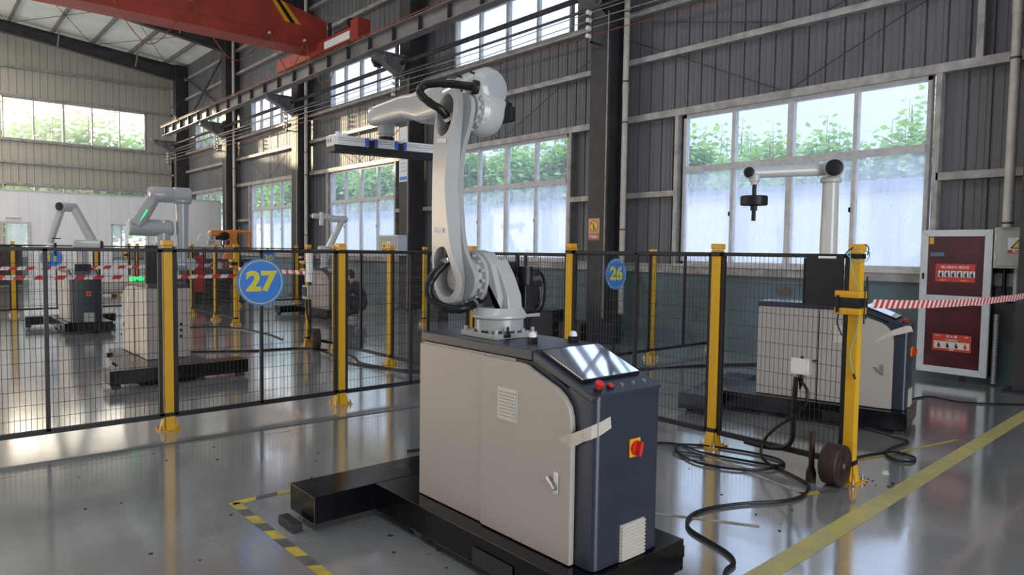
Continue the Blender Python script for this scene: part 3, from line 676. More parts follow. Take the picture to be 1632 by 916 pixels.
posts = [(-1.77, FY, 'yellow fence post out of sight left of the frame in the near fence'), (-.05, FY, 'yellow near fence post just left of the frame'),
 (1.71, FY, 'nearest big yellow fence post left of the 27 sign'), (3.345, FY, 'yellow fence post right of the 27 sign, in the near fence'), (5.03, FY, 'yellow corner post hidden behind the big robot arm'),
 (6.74, FY, 'yellow fence post of the far fence behind the post left of the 26 sign'), (8.46, FY, 'narrow yellow post between the 26 sign and the right fence, in the far fence'), (10.1, FY, 'yellow fence post against the window wall'),
 (FX, 4.86, 'yellow fence post left of the 26 sign, behind the glossy screen'), (FX, 3.19, 'tall yellow fence post nearest the right side of the cabinet'), (5.01, 2.073, 'big yellow gate post at right holding the lock box and teal cord'),
 (4.98, 8.2, 'yellow fence post beneath the white electrical box with warning labels'), (5.0, 9.85, 'yellow post hidden behind the post right of the 27 sign'), (4.93, 10.65, 'yellow gate post with lock box beside the small black wheel disc'),
 (5.1, 14.4, 'yellow gate post where the striped tapes end, left of the 27 sign'), (5.1, 15.6, 'yellow fence post left of the gate post beside the 27 sign'), (5.1, 17.25, 'yellow fence post just right of the grey green-lit cobot'), (5.1, RY, 'yellow corner post of the far cell row'),
 (1.83, RY, 'yellow fence post far left, in front of the office doorway'), (3.45, RY, 'yellow far fence post behind the left cobot'), (.1, RY, 'far yellow fence post left of the frame'),
 (6.75, RY, 'yellow far post behind the orange robot'), (8.4, RY, 'yellow far post just left of the white cobot column'), (5.1, 20.6, 'yellow post of the third row, left of the grey cobot joints'), (5.1, 22.3, 'yellow post of the third row, second back'), (5.1, 23.3, 'yellow post of the third row with a lock box'),
 (4.88, 26.9, 'most distant yellow post, in front of the white partition'), (8.3, 12.3, 'short yellow post behind the crouching person')]
for x, y, lab in posts:
    if P0 is None: P0 = fence_post(x, y, lab)
    else: dup(P0, (x, y, 0), 0, label=lab, sc=(1, 1, 1.024 if (4.9 < x < 5.1 and y < 5) else 1.004))
def panel(x0, y0, x1, y1, lab, near=True, gap=.045):
    a = Vector((x0, y0, 0)); b = Vector((x1, y1, 0)); d = (b-a).normalized(); a = a+d*gap; b = b-d*gap; L = (b-a).length; ang = math.atan2(d.y, d.x)
    T = thing('mesh_fence', lab, 'fence', tuple(a), ang, 'black mesh fence panels')
    zb, zt = .125, (1.595 if (x0 > 4.9 and y0 < 5) else 1.562); w = .03
    obj('rail', MB().bb((0, -w/2, zb-.02), (L, w/2, zb+.02)), BLK, T, world=False); obj('rail', MB().bb((0, -w/2, zt-.018), (L, w/2, zt+.012)), BLK, T, world=False)
    for x in [0, L-w]+([L/2-w/2] if L > 1.3 else []): obj('stile', MB().bb((x, -w/2, zb), (x+w, w/2, zt)), BLK, T, world=False)
    m = MB(); n = int(L/.036); r = .0022
    for i in range(1, n): m.wire((L*i/n, 0, zb), (L*i/n, 0, zt), r)
    k = 13
    for i in range(1, k): z = zb+(zt-zb)*i/k; m.wire((0, .003, z), (L, .003, z), r)
    obj('wire_mesh', m, BLK, T, world=False, kind='stuff', smooth=0)
    return T
near = {}
def run(pts, labs):
    for (a, b), l in zip(zip(pts, pts[1:]), labs): near[l] = panel(a[0], a[1], b[0], b[1], l)
run([(-1.77, FY), (-.05, FY), (1.71, FY), (3.345, FY), (5.03, FY), (6.74, FY), (8.46, FY), (10.1, FY)],
    ['black mesh panel left of the frame', 'black mesh panel at the far left edge, left of the nearest yellow post', 'black mesh panel carrying the largest round blue sign', 'black mesh panel between the post right of 27 and the big robot', 'black mesh panel behind the robot motors', 'black mesh panel of the far fence, behind the round blue disc reading twenty-six', 'black mesh panel in the far fence under the wide window'])
run([(FX, FY), (FX, 4.86), (FX, 3.19), (5.01, 2.073)], ['black mesh panel right of the robot base', 'black mesh panel behind the glossy screen, right part', 'black mesh panel with the white junction box, beside the gate post'])
run([(FX, FY), (4.98, 8.2), (5.0, 9.85), (4.93, 10.65)], ['black mesh panel left of the robot upright, behind it', 'black mesh panel in front of the crouching person', 'short black mesh panel beside the small black wheel disc'])
run([(5.1, 14.4), (5.1, 15.6), (5.1, 17.25), (5.1, RY)], ['short mesh panel behind the left striped tapes', 'mesh panel in front of the dark machine on the left', 'far mesh panel behind the grey cobot'])
run([(.1, RY), (1.83, RY), (3.45, RY), (5.1, RY), (6.75, RY), (8.4, RY), (10, RY)], ['far mesh panel at the left edge', 'far mesh panel carrying the number 31 sign', 'far mesh panel behind the left cobot', 'far mesh panel under the orange robot', 'far mesh panel carrying the blue 30 sign', 'far mesh panel against the window wall'])
run([(5.1, 20.6), (5.1, 22.3), (5.1, 23.3)], ['most distant mesh panel', 'most distant short mesh panel'])

def sign(x, y, z, num, lab, r=.222, tilt=0):
    T = thing('number_sign', lab, 'sign', (x, y, z), 0, 'round blue cell number signs')
    obj('disc', MB().cyl((0, 0, 0), (0, .008, 0), r, n=48), SIGNB, T, world=False)
    m = MB(); n = 48
    for i in range(n):
        a, b = 2*PI*i/n, 2*PI*(i+1)/n; R1, R2 = r*.885, r*.925
        m.quad((R1*math.cos(a), -.0012, R1*math.sin(a)), (R2*math.cos(a), -.0012, R2*math.sin(a)), (R2*math.cos(b), -.0012, R2*math.sin(b)), (R1*math.cos(b), -.0012, R1*math.sin(b)))
    obj('ring', m, SIGNY, T, world=False, smooth=0)
    text('numerals', num, SIGNY, T, face_m((x, y-.0015, z), (1, 0, 0), (0, 0, 1)) , r*1.12, bold=.011, sx=1.12)
    obj('cable_tie', MB().bb((-.02, .004, .05), (.02, .02, .06)), BLKP, T, world=False)
    return T
sign(2.515, FY-.03, 1.27, '27', 'round blue sign with yellow number 27 on the near fence')
sign(7.59, FY-.03, 1.285, '26', 'round blue sign with yellow number 26 on the far fence')
sign(2.55, RY-.03, 1.28, '31', 'round blue sign with yellow number 31, behind the left cobot')
sign(7.58, RY-.03, 1.28, '30', 'small round blue sign with yellow number 30 just above the 27 sign')

def lockbox(x, y, lab, z=1.27, s=1):
    T = thing('gate_lock', lab, 'lock', (x, y, z), 0, 'gate lock boxes')
    obj('housing', MB().box((-.078, .015, .058), (.065, .175, .05), None, .010).box((-.078, .015, -.058), (.065, .175, .05), None, .010), YELC, T, world=False)
    obj('housing_bracket', MB().box((-.02, -.055, .055), (.07, .03, .05), None, .006).box((-.02, -.055, -.055), (.07, .03, .05), None, .006), YELC, T, world=False)
    obj('black_body', MB().box((-.075, .010, 0), (.075, .165, .07), None, .006).box((-.02, -.055, 0), (.075, .04, .06), None, .005), BLKP, T, world=False)
    obj('latch', MB().box((-.117, .075, -.01), (.012, .022, .12), None, .004), BLKP, T, world=False)
    obj('cord', MB().tube([(-.08, .08, -.08), (-.085, .085, -.14), (-.07, .075, -.19), (-.06, .06, -.23)], .006, n=6).tube([(-.04, -.075, .12), (-.06, -.085, .06), (-.06, -.085, -.06), (-.05, -.08, -.14)], .005, n=6), BLKP, T, world=False)
    return T
lockbox(5.01, 2.073, 'yellow and black gate lock on the big right gate post')
lockbox(4.93, 10.65, 'yellow and black gate lock on the post beside the small wheel disc', 1.30)
lockbox(5.1, 14.4, 'yellow and black gate lock left of the 27 sign', 1.25)
lockbox(5.1, 23.3, 'yellow and black gate lock between the grey cobot and left cobot', 1.3)

def tape(pts, lab, w=.052, per=.10):
    m = MB(); P = [Vector(p) for p in pts]; seg = []
    for a, b in zip(P, P[1:]):
        L = (b-a).length; n = max(1, int(L/per*2))
        for i in range(n): seg.append((a+(b-a)*i/n, a+(b-a)*(i+1)/n))
    sk = .05
    for i, (a, b) in enumerate(seg):
        d = (b-a).normalized()*sk; up = Vector((0, 0, w/2)); wv = 0
        m.mi = i % 2
        m.quad(a-up, b-up, b+up+d, a+up+d)
    return tag(obj('barrier_tape', m, [TAPEW, TAPER], smooth=0), lab, 'tape')
def sag(a, b, s, n=8):
    a = Vector(a); b = Vector(b); return [tuple(a+(b-a)*i/n-Vector((0, 0, s*4*(i/n)*(1-i/n)))) for i in range(n+1)]
tape(sag((5.03, 1.98, 1.265), (9.86, 2.0, 1.20), .045), 'red and white striped tape from the right gate post to the wall column', w=.062)
tape(sag((-2, 14.35, 1.08), (5.05, 14.35, 1.00), .02), 'lower red and white striped tape across the left aisle', w=.075, per=.26)
tape(sag((-2, 18.1, 1.07), (6.2, 18.1, 1.13), .03), 'upper red and white striped tape across the left aisle, further back', w=.075, per=.26)
tape(sag((4.93, 10.7, 1.19), (5.1, 14.35, 1.15), .01), 'short striped tape between the 27 sign and the small lock box post', w=.07, per=.26)
tape(sag((8.4, 18.8, 1.32), (10.2, 19.6, 1.4), .02), 'short far striped tape right of the 30 sign', w=.06, per=.22)

# ------------------------------------------------------------------ control cabinets on steel base frames
def cabinet(T, dark_side=False):
    """local frame: robot at x=0,y=0; screen end towards -y; cross-beam towards +y"""
    x0, x1, yf, yb = -.25, .25, -.92, .40; zb, zt = .205, 1.13
    side = [(yb, zb), (yf, zb), (yf, .965), (yf+.015, .980), (yf+.40, zt), (yb, zt)]
    m = MB().prism([(yb-.01, zb), (-.40, zb), (-.40, zt-.052), (yb-.01, zt-.052)], 'yz', x0+.018, x1-.018)
    obj('body', m, CREAM, T, world=False)
    m = MB().prism([(-.402, zb), (yf+.03, zb), (yf+.03, .93), (yf+.38, zt-.052), (-.402, zt-.052)], 'yz', x0+.022, x1-.022)
    obj('front_body', m, NAVY, T, world=False)
    # shell of dark grey blue: front and sloped console with rounded vertical corners
    r = .035
    s = MB(); out = []
    for k in range(5): a = PI+PI/2*k/4; out.append((x0+.02+r+r*math.cos(a), yf+r+r*math.sin(a)))
    for k in range(5): a = 1.5*PI+PI/2*k/4; out.append((x1-.02-r+r*math.cos(a), yf+r+r*math.sin(a)))
    def zc(y): return .975+min(max((y-yf), 0), .40)/.40*(zt-.975)
    pts = out+[(x1-.02, yf+.16), (x0+.02, yf+.16)]
    A = [s.bm.verts.new((px, py, zb)) for px, py in pts]; B = [s.bm.verts.new((px, py, zc(py)-.002)) for px, py in pts]; n = len(pts)
    s.bm.faces.new(A); s.bm.faces.new(list(reversed(B)))
    for i in range(n): s.bm.faces.new((A[i], A[(i+1) % n], B[(i+1) % n], B[i]))
    obj('front_shell', s, NAVY, T, world=False, smooth=40)
    # console hood: sloped plate + flat top, dropped edges
    h = MB(); d = .05
    h.prism([(yf, .975), (yf+.40, zt), (yf+.40, zt-d), (yf+.02, .975-d*.6)], 'yz', x0+.016, x1-.016)
    h.prism([(yf+.40, zt), (yb+.015, zt), (yb+.015, zt-d), (yf+.40, zt-d)], 'yz', x0+.016, x1-.016)
    obj('console_top', h, NAVY, T, world=False, bev=.008)
    sgn = (zt-.975)/.40; ang = math.atan(sgn)
    for sx in (-1, 1): obj('door_seam', MB().bb((sx*.2325, -.179, zb), (sx*.2345, -.167, zt-.062)), BLK, T, world=False)  # black strip on the cream body: shade of the door gap put into colour
    # doors, both long sides
    for sx in (-1, 1):
        xo = sx*.25; xi = sx*.232
        door1 = [(yb, zb), (yb, zt-.062), (-.168, zt-.062), (-.168, zb)]
        dd = [(-.178, zb), (-.178, zt-.062), (yf+.43, zt-.062)]
        for k in range(5): a = k/4; dd.append((yf+.43-.02*a-.06*a*a, zt-.062-.012*a*a-.008*a))
        dd = [(-.178, zb), (-.178, zt-.062), (-.47, zt-.062), (-.505, zt-.068), (-.535, zt-.082), (-.71, .985), (-.755, .955), (-.79, .915), (-.805, .865), (-.81, .81), (-.81, zb)]
        obj('rear_door', MB().prism(door1, 'yz', min(xo, xi), max(xo, xi), .004), CREAM, T, world=False)
        xd = sx*.265
        D = obj('front_door', MB().prism(dd, 'yz', min(xd, xi), max(xd, xi), .007), CREAM, T, world=False)
        v = MB(); v.bb((xd, -.455, .775), (xd+sx*.004, -.31, .935))
        for k in range(9): z = .79+k*.0165; v.prism([(z, 0)]*0 or [(-.445, z-.006), (-.32, z-.006), (-.32, z+.006), (-.445, z+.006)], 'yz', min(xd+sx*.004, xd+sx*.010), max(xd+sx*.004, xd+sx*.010), .002)
        obj('vent', v, CREAMV, D, world=False)
        L = MB().box((xd+sx*.003, -.725, .56), (.006, .03, .10), None, .002); obj('lock_plate', L, STEEL, D, world=False)
        Lh = MB().box((xd+sx*.012, -.700, .555), (.014, .07, .020), Matrix.Rotation(.75, 3, 'X'), .004); obj('door_handle', Lh, STEEL, D, world=False)
    # screen
    def S(x, t, h=0): return (x, yf+t*math.cos(ang)-h*math.sin(ang), .975+t*math.sin(ang)+h*math.cos(ang))
    def slab(mb, xa, xb, ta, tb, ha, hb, bev=0):
        c = S((xa+xb)/2, (ta+tb)/2, (ha+hb)/2); mb.box(c, (xb-xa, tb-ta, hb-ha), Matrix.Rotation(ang, 3, 'X'), bev); return mb
    obj('screen_bezel', slab(MB(), -.205, .195, .115, .405, 0, .014, .004), BLKP, T, world=False)
    obj('screen_glass', slab(MB(), -.200, .190, .120, .400, .0141, .0165), SCREEN, T, world=False, label='glossy reflecting touch screen')
    nrm = Vector((0, -math.sin(ang), math.cos(ang)))
    b = S(-.175, .045); obj('emergency_stop', MB().lathe(b, nrm, [(.013, 0), (.013, .022), (.021, .030), (.022, .040), (.016, .046)], 20), REDP, T, world=False, label='red mushroom emergency stop')
    obj('button_collar', MB().lathe(b, nrm, [(.018, 0), (.018, .010), (.014, .014)], 20), BLKP, T, world=False)
    b = S(-.085, .052); obj('red_button', MB().lathe(b, nrm, [(.014, .008), (.014, .016), (.010, .019)], 20), REDP, T, world=False)
    obj('button_collar', MB().lathe(b, nrm, [(.017, 0), (.017, .008)], 20), BLKP, T, world=False)
    for xx in (.005, .085, .165): obj('key_switch', MB().lathe(S(xx, .06), nrm, [(.011, 0), (.011, .004), (.006, .006)], 16), STEEL, T, world=False)
    # isolator switch on the front
    K = obj('isolator_plate', MB().box((.03, yf-.006, .715), (.075, .012, .085), None, .004), YELC, T, world=False)
    obj('isolator_knob', MB().cyl((.03, yf-.012, .715), (.03, yf-.022, .715), .033, n=24).box((.03, yf-.034, .715), (.018, .03, .066), Matrix.Rotation(.25, 3, 'Y'), .004), REDP, K, world=False)
    v = MB().bb((-.055, yf-.006, .205), (.115, yf, .372))
    for k in range(10): z = .215+k*.0165; v.box((.03, yf-.011, z), (.165, .012, .009), Matrix.Rotation(.5, 3, 'X'))
    obj('front_vent', v, CREAMV, T, world=False)
    for xx, yy in ((-.04, -.31), (.165, -.40)):
        c = obj('beacon_base', MB().box((xx, yy, zt+.014), (.045, .035, .032), None, .003), BLKP, T, world=False)
        obj('beacon_dome', MB().lathe((xx, yy, zt+.03), (0, 0, 1), [(.021, 0), (.021, .008), (.018, .018), (.011, .025), (.003, .028)], 20), LAMPW, c, world=False)
def frame(T):
    m = MB(); x0, x1 = -.36, .40; yf, yb = -.95, .70
    obj('base_beam', MB().bb((x0, yf, .045), (x1, .72, .20), .004), BLKG, T, world=False)
    obj('cross_beam', MB().bb((-.75, .70, .045), (.78, 1.02, .202), .004), BLKG, T, world=False)
    for x, y in ((-.68, .92), (.70, .92), (-.25, -.88), (.33, -.88), (-.28, .3), (.32, .3)):
        obj('levelling_foot', MB().box((x, y, .012), (.10, .07, .024), None, .004).cyl((x, y, .02), (x, y, .06), .014, n=8), DARKST, T, world=False)
    for x, y in ((-.365, -.3), ): obj('fork_pocket', MB().bb((x-.004, y-.25, .05), (x, y+.05, .14)), BLK, T, world=False)
    obj('jack_lug', MB().bb((.40, -.93, .09), (.44, -.86, .15), .005), BLKG, T, world=False)
cab = thing('control_cabinet', 'nearest control cabinet, cream doors and dark grey front, under the big robot', 'cabinet', (2.45, 2.90, 0), 0, 'robot control cabinets'); cabinet(cab)
frm = thing('base_frame', 'nearest glossy black steel base frame under the front cabinet', 'base frame', (2.45, 2.90, 0), 0, 'black steel base frames'); frame(frm)
cabs = [((2.46, 9.66), PI, 'control cabinet of the grey green-lit cobot, seen from its plain back end'), ((2.47, 15.32), 0, 'distant dark-fronted control cabinet with red switch at left, behind striped tape'),
        ((6.79, 3.28), math.radians(13), 'right control cabinet beside the maroon fire cabinet, beyond the mesh'), ((7.45, 15.3), 0, 'pale distant control cabinet right of the 27 sign beside the crouching person')]
for (x, y), a, l in cabs:
    dup(cab, (x, y, 0), a, label=l); dup(frm, (x, y, 0), a, label=l.replace('control cabinet', 'black base frame under the cabinet', 1) if 'control cabinet' in l else l)
bf = [o for o in bpy.data.objects if o.get('category') == 'base frame']
for o, l in zip(bf[1:], ['black base frame with long cross beam in front of the grey cobot', 'black base frame under the distant dark-fronted cabinet at left', 'black base frame under the right cabinet by the fire cabinet', 'black base frame of the pale cabinet beside the crouching person']): o['label'] = l
# peeling masking tape on the near cabinet
m = MB()
A = [(2.1835, 2.165, .772), (2.1835, 2.12, .789), (2.1830, 2.088, .802), (2.20, 2.031, .831), (2.214, 1.998, .85), (2.25, 1.9785, .865), (2.315, 1.9785, .880)]; Bq = [(2.1835, 2.160, .765), (2.1835, 2.11, .745), (2.1830, 2.088, .738), (2.20, 2.029, .776), (2.214, 1.998, .79), (2.25, 1.9785, .806), (2.323, 1.9785, .828)]
for i in range(6): m.quad(A[i], A[i+1], Bq[i+1], Bq[i])
o = tag(obj('masking_tape', m, MASK, smooth=0), 'strip of cream masking tape across the near cabinet door edge', 'tape'); s = o.modifiers.new('s', 'SOLIDIFY'); s.thickness = .0008
m = MB(); c, s_ = math.cos(math.radians(13)), math.sin(math.radians(13))
def L2(x, y, z): return (6.79+x*c-y*s_, 3.28+x*s_+y*c, z)
A = [L2(-.268, -.70, .86), L2(-.268, -.80, .93), L2(-.25, -.90, .975), L2(-.20, -.935, .97)]; Bq = [L2(-.268, -.66, .81), L2(-.268, -.80, .875), L2(-.245, -.93, .92), L2(-.17, -.95, .92)]
for i in range(3): m.quad(A[i], A[i+1], Bq[i+1], Bq[i])
o = tag(obj('masking_tape', m, MASK, smooth=0), 'strip of masking tape hanging off the right cabinet console', 'tape'); s2 = o.modifiers.new('s', 'SOLIDIFY'); s2.thickness = .002

# ------------------------------------------------------------------ the big handling robot
T = thing('industrial_robot', 'big glossy pale grey handling robot arm on the nearest cabinet', 'robot', (2.46, 2.915, 1.13))
cx, cy = 2.46, 2.915
obj('base_plate', MB().bb((2.31, 2.765, 1.131), (2.61, 3.065, 1.158), .003), ROBG, T)
for i in range(12):
    a = 2*PI*i/12; obj('base_bolt', MB().cyl((cx+.137*math.cos(a), cy+.137*math.sin(a), 1.158), (cx+.137*math.cos(a), cy+.137*math.sin(a), 1.172), .010, n=10), ROBG, T)
for sx in (-1, 1):
    for sy in (-1, 1): obj('corner_bolt', MB().cyl((cx+sx*.13, cy+sy*.13, 1.158), (cx+sx*.13, cy+sy*.13, 1.182), .012, n=10), ROBG, T)
obj('base_ring', MB().lathe((cx, cy, 1.165), (0, 0, 1), [(.128, 0), (.135, .006), (.135, .062), (.128, .068)], 48), ROBG, T)
obj('turret_flange', MB().lathe((cx, cy, 1.233), (0, 0, 1), [(.150, 0), (.156, .006), (.156, .016), (.148, .024), (.132, .05), (.128, .056)], 48), ROBW, T)
# shoulder casting: bracket that sweeps from the turret up to the shoulder flange
sc = MB()
br = [(2.37, 1.29), (2.37, 1.33)]
sc.prism([(2.80, 1.285), (2.845, 1.285), (2.835, 1.35), (2.90, 1.52), (2.965, 1.585), (3.06, 1.60), (3.16, 1.585), (3.20, 1.50), (3.20, 1.40), (3.165, 1.35), (3.10, 1.315), (3.055, 1.325), (2.985, 1.43), (2.93, 1.40), (2.885, 1.335), (2.88, 1.285)], 'yz', 2.385, 2.47, .01)
sc.prism([(3.00, 1.285), (3.045, 1.285), (3.10, 1.36), (3.06, 1.42), (2.99, 1.40)], 'yz', 2.40, 2.58, .01)
sc.prism([(2.79, 1.285), (2.86, 1.285), (2.87, 1.40), (2.93, 1.50), (2.92, 1.55), (2.86, 1.47), (2.80, 1.36)], 'yz', 2.42, 2.52, .008)
obj('shoulder_casting', sc, ROBW, T)
SY, SZ = 3.06, 1.445
obj('shoulder_flange', MB().lathe((2.335, SY, SZ), (1, 0, 0), [(.105, 0), (.112, .006), (.112, .03), (.140, .034), (.146, .04), (.146, .058), (.125, .066), (.125, .10)], 48), ROBW, T)
for i in range(14):
    a = 2*PI*i/14+.1; obj('flange_bolt', MB().cyl((2.345, SY+.127*math.cos(a), SZ+.127*math.sin(a)), (2.372, SY+.127*math.cos(a), SZ+.127*math.sin(a)), .0105, n=10), ROBG, T)
# lower arm
EZ = 2.36
rear = [(2.925, 1.445), (2.94, 1.375), (2.985, 1.33), (3.05, 1.31), (3.12, 1.325), (3.17, 1.375), (3.192, 1.445), (3.205, 1.60), (3.208, 1.80), (3.206, 2.00), (3.200, 2.15), (3.190, 2.28), (3.172, 2.35), (3.135, 2.41), (3.08, 2.445), (3.02, 2.445), (2.982, 2.415), (2.972, 2.36), (2.995, 2.28), (3.040, 2.19), (3.075, 2.08), (3.090, 1.97), (3.085, 1.88), (3.064, 1.75), (3.028, 1.60), (2.965, 1.505)]
upo = [(3.06, 2.428), (3.02, 2.39), (3.025, 2.31), (3.060, 2.24), (3.10, 2.215), (3.135, 2.215), (3.165, 2.25), (3.168, 2.32), (3.145, 2.385), (3.10, 2.42)]
dno = [(3.10, 1.615), (3.065, 1.585), (3.02, 1.50), (2.985, 1.425), (3.00, 1.375), (3.045, 1.345), (3.10, 1.35), (3.155, 1.40), (3.17, 1.47), (3.185, 1.55), (3.155, 1.60)]
FM = Matrix(((0, 0, 1, 0), (1, 0, 0, 0), (0, 1, 0, 0), (0, 0, 0, 1)))     # local (u,v,w) -> (x=w, y=u, z=v)
def TX(x): return Matrix.Translation((x, 0, 0)) @ FM
def warp_link(bm, t, hs):                       # the rear edge of the joint-side face is straight, that of the outer face is waisted
    for v in bm.verts:
        if v.co.z > 0: v.co.x = max(v.co.x, 3.082 if (round(v.co.x, 4), round(v.co.y, 4)) in hs else 3.055+.02*min(1, max(0, (v.co.y-1.5)/.4)))
plate('lower_arm', smoothpoly(rear), [smoothpoly(upo), smoothpoly(dno)], .125, .010, ROBW, T, TX(2.2725), smooth=25, warp=warp_link)
obj('arm_recess_plate', MB().prism(smoothpoly([((y-3.06)*.95+3.06, (z-1.9)*.985+1.9) for y, z in rear], 2), 'yz', 2.300, 2.328), ROBG, T)
obj('shoulder_cover', MB().cyl((2.262, SY+.01, SZ-.005), (2.292, SY+.01, SZ-.005), .062, n=28).box((2.258, SY+.015, SZ), (.008, .055, .065), None, .004).cyl((2.252, SY+.028, SZ+.018), (2.256, SY+.028, SZ+.018), .012, n=14).cyl((2.252, SY+.003, SZ+.018), (2.256, SY+.003, SZ+.018), .010, n=14).cyl((2.252, SY+.015, SZ-.012), (2.256, SY+.015, SZ-.012), .012, n=14), ROBG, T)
for y, z in ((3.115, 2.185), (3.135, 1.705)):
    obj('lifting_plate', MB().box((2.205, y, z), (.008, .075, .026), Matrix.Rotation(.10, 3, 'X'), .003).cyl((2.198, y-.026, z-.002), (2.203, y-.026, z-.002), .006, n=8).cyl((2.198, y+.026, z+.002), (2.203, y+.026, z+.002), .006, n=8), WHT, T)
# elbow
EY = 3.06
obj('elbow_flange', MB().lathe((2.335, EY, EZ), (1, 0, 0), [(.098, 0), (.098, .02), (.118, .026), (.122, .032), (.122, .042), (.126, .048), (.131, .06), (.131, .13), (.120, .165), (.09, .185)], 48), ROBW, T)
for i in range(14):
    a = 2*PI*i/14; obj('elbow_bolt', MB().cyl((2.342, EY+.108*math.cos(a), EZ+.108*math.sin(a)), (2.368, EY+.108*math.cos(a), EZ+.108*math.sin(a)), .0095, n=10), ROBG, T)
mo = MB().box((2.56, EY-.02, EZ+.005), (.08, .095, .10), None, .012).cyl((2.50, EY-.02, EZ+.005), (2.54, EY-.02, EZ+.005), .062, n=20).box((2.615, EY-.02, EZ+.01), (.04, .08, .085), None, .01).box((2.60, EY-.02, EZ+.06), (.05, .05, .03), None, .006)
obj('elbow_motor', mo, BLKP, T)
# head and forearm (axis towards +y)
AX = Vector((2.445, 3.12, 2.478)); hd = MB()
dirv = Vector((0, 1, -.030)).normalized()
hd.lathe(AX-dirv*.165, dirv, [(.070, 0), (.088, .005), (.112, .035), (.119, .05), (.119, .20), (.116, .25), (.105, .31), (.10, .36)], 40)
obj('wrist_drive_housing', hd, ROBW, T)
obj('housing_cap', MB().lathe(AX-dirv*.172, dirv, [(.05, 0), (.070, .004), (.084, .012)], 40), ROBG, T)
nk = MB().prism([(2.93, 2.42), (3.22, 2.36), (3.20, 2.28), (3.10, 2.25), (2.98, 2.28)], 'yz', 2.375, 2.52, .02); obj('elbow_neck', nk, ROBW, T)
for (dy, dz) in ((-.10, .148), (.02, .151), (-.02, -.02)): obj('cover_bolt', MB().cyl((2.36, AX.y+dy, AX.z+dz*.5), (2.32, AX.y+dy, AX.z+dz*.52), .006, n=8), BLKP, T)
fa = MB(); rings = []
def ring(y, zc_, hz, hx, rr_=.35, n=28):
    out = []
    for i in range(n):
        a = 2*PI*i/n; ca, sa = math.cos(a), math.sin(a); e = 2/4.6
        out.append(fa.bm.verts.new((2.452+hx*math.copysign(abs(ca)**e, ca), y, zc_+hz*math.copysign(abs(sa)**e, sa))))
    return out
prof = [(3.30, 2.475, .108, .102), (3.44, 2.475, .104, .098), (3.52, 2.470, .102, .094), (3.62, 2.468, .100, .094), (3.70, 2.480, .082, .088), (3.80, 2.498, .072, .084), (3.95, 2.497, .068, .080), (4.10, 2.492, .066, .078), (4.21, 2.490, .064, .076), (4.235, 2.490, .054, .066)]
R_ = [ring(*p) for p in prof]
for a, b in zip(R_, R_[1:]):
    for i in range(28): fa.bm.faces.new((a[i], b[i], b[(i+1) % 28], a[(i+1) % 28]))
fa.bm.faces.new(R_[0]); fa.bm.faces.new(list(reversed(R_[-1])))
obj('forearm', fa, ROBW, T, smooth=50)
m = MB()
for y in (3.78, 3.88, 4.02, 4.17):
    for z in (2.555, 2.435): m.cyl((2.398, y, z), (2.392, y, z), .005, n=6)
obj('forearm_bolt', m, BLKP, T, kind='stuff')
obj('wrist_flange', MB().lathe((2.475, 4.14, 2.345), (0, 0, 1), [(.040, 0), (.046, .003), (.046, .02), (.056, .022), (.056, .075), (.066, .082), (.066, .10)], 32), ROBG, T)
obj('wrist_ring', MB().lathe((2.475, 4.14, 2.328), (0, 0, 1), [(.052, 0), (.052, .02)], 32), BLKP, T)
# gripper beam
gy = 4.14; ga = math.radians(-1.5); GM = Matrix.Translation((2.475, gy, 2.29)) @ Matrix.Rotation(ga, 4, 'Z') @ Matrix.Rotation(math.radians(-1.2), 4, 'Y')
def gobj(name, mb, mt, par, **k): mb.bm.transform(GM); return obj(name, mb, mt, par, **k)
gb = MB().bb((-.375, -.045, -.025), (.375, .045, .036), .003)
G = gobj('gripper_beam', gb, ALU, T, label='long aluminium suction gripper beam')
g2 = MB()
for z in (.004, .018): g2.bb((-.374, -.0462, z), (.374, -.0448, z+.002))
gobj('profile_groove', g2, DARKST, G)
gobj('end_cap', MB().bb((-.41, -.045, -.035), (-.385, .045, .032), .003).bb((-.385, -.043, -.03), (-.375, .043, .03)), WHT, G, label='white perforated end cap')
m = MB()
for y in (-.02, .015): m.bb((-.4115, y-.006, -.012), (-.4105, y+.006, .012))
m.bm.faces.ensure_lookup_table(); gobj('cap_slot', m, BLKP, G)
gobj('foam_pad', MB().bb((-.40, -.055, -.068), (.375, .055, -.026), .003), BLKP, G)
for x in (-.135, .085):
    gobj('blue_clamp', MB().bb((x-.045, -.054, -.022), (x-.018, -.045, .030), .003).bb((x+.018, -.054, -.022), (x+.045, -.045, .030), .003), BLUEP, G)
    gobj('clamp_block', MB().bb((x-.018, -.060, -.028), (x+.018, -.045, .020), .003), BLKP, G)
gobj('air_fitting', MB().cyl((-.36, -.02, .036), (-.36, -.02, .06), .014, n=10).cyl((-.30, .0, .036), (-.30, .0, .055), .018, n=10).cyl((-.37, -.01, .05), (-.33, -.01, .05), .008, n=8), WHT, G)
# hoses
def hose(pts, r, par, name='cable_hose', n=14):
    m = MB(); m.tube(pts, r, n=n, sm=8)
    for v in m.bm.verts: v.co += Vector((noise.noise(v.co*45), noise.noise(v.co*45+Vector((9, 0, 0))), noise.noise(v.co*45+Vector((0, 9, 0)))))*.0045
    return obj(name, m, RUB, par)
hose([(2.25, 3.10, 1.60), (2.235, 3.09, 1.54), (2.16, 3.10, 1.47), (2.13, 3.12, 1.39), (2.15, 3.10, 1.32), (2.19, 3.03, 1.285), (2.27, 2.98, 1.285), (2.36, 2.99, 1.315), (2.43, 3.02, 1.345), (2.50, 3.04, 1.35)], .024, T)
obj('hose_collar', MB().cyl((2.232, 3.085, 1.535), (2.222, 3.088, 1.555), .034, n=16), STEEL, T)
obj('hose_collar', MB().cyl((2.33, 2.985, 1.30), (2.345, 2.987, 1.306), .034, n=16), STEEL, T)
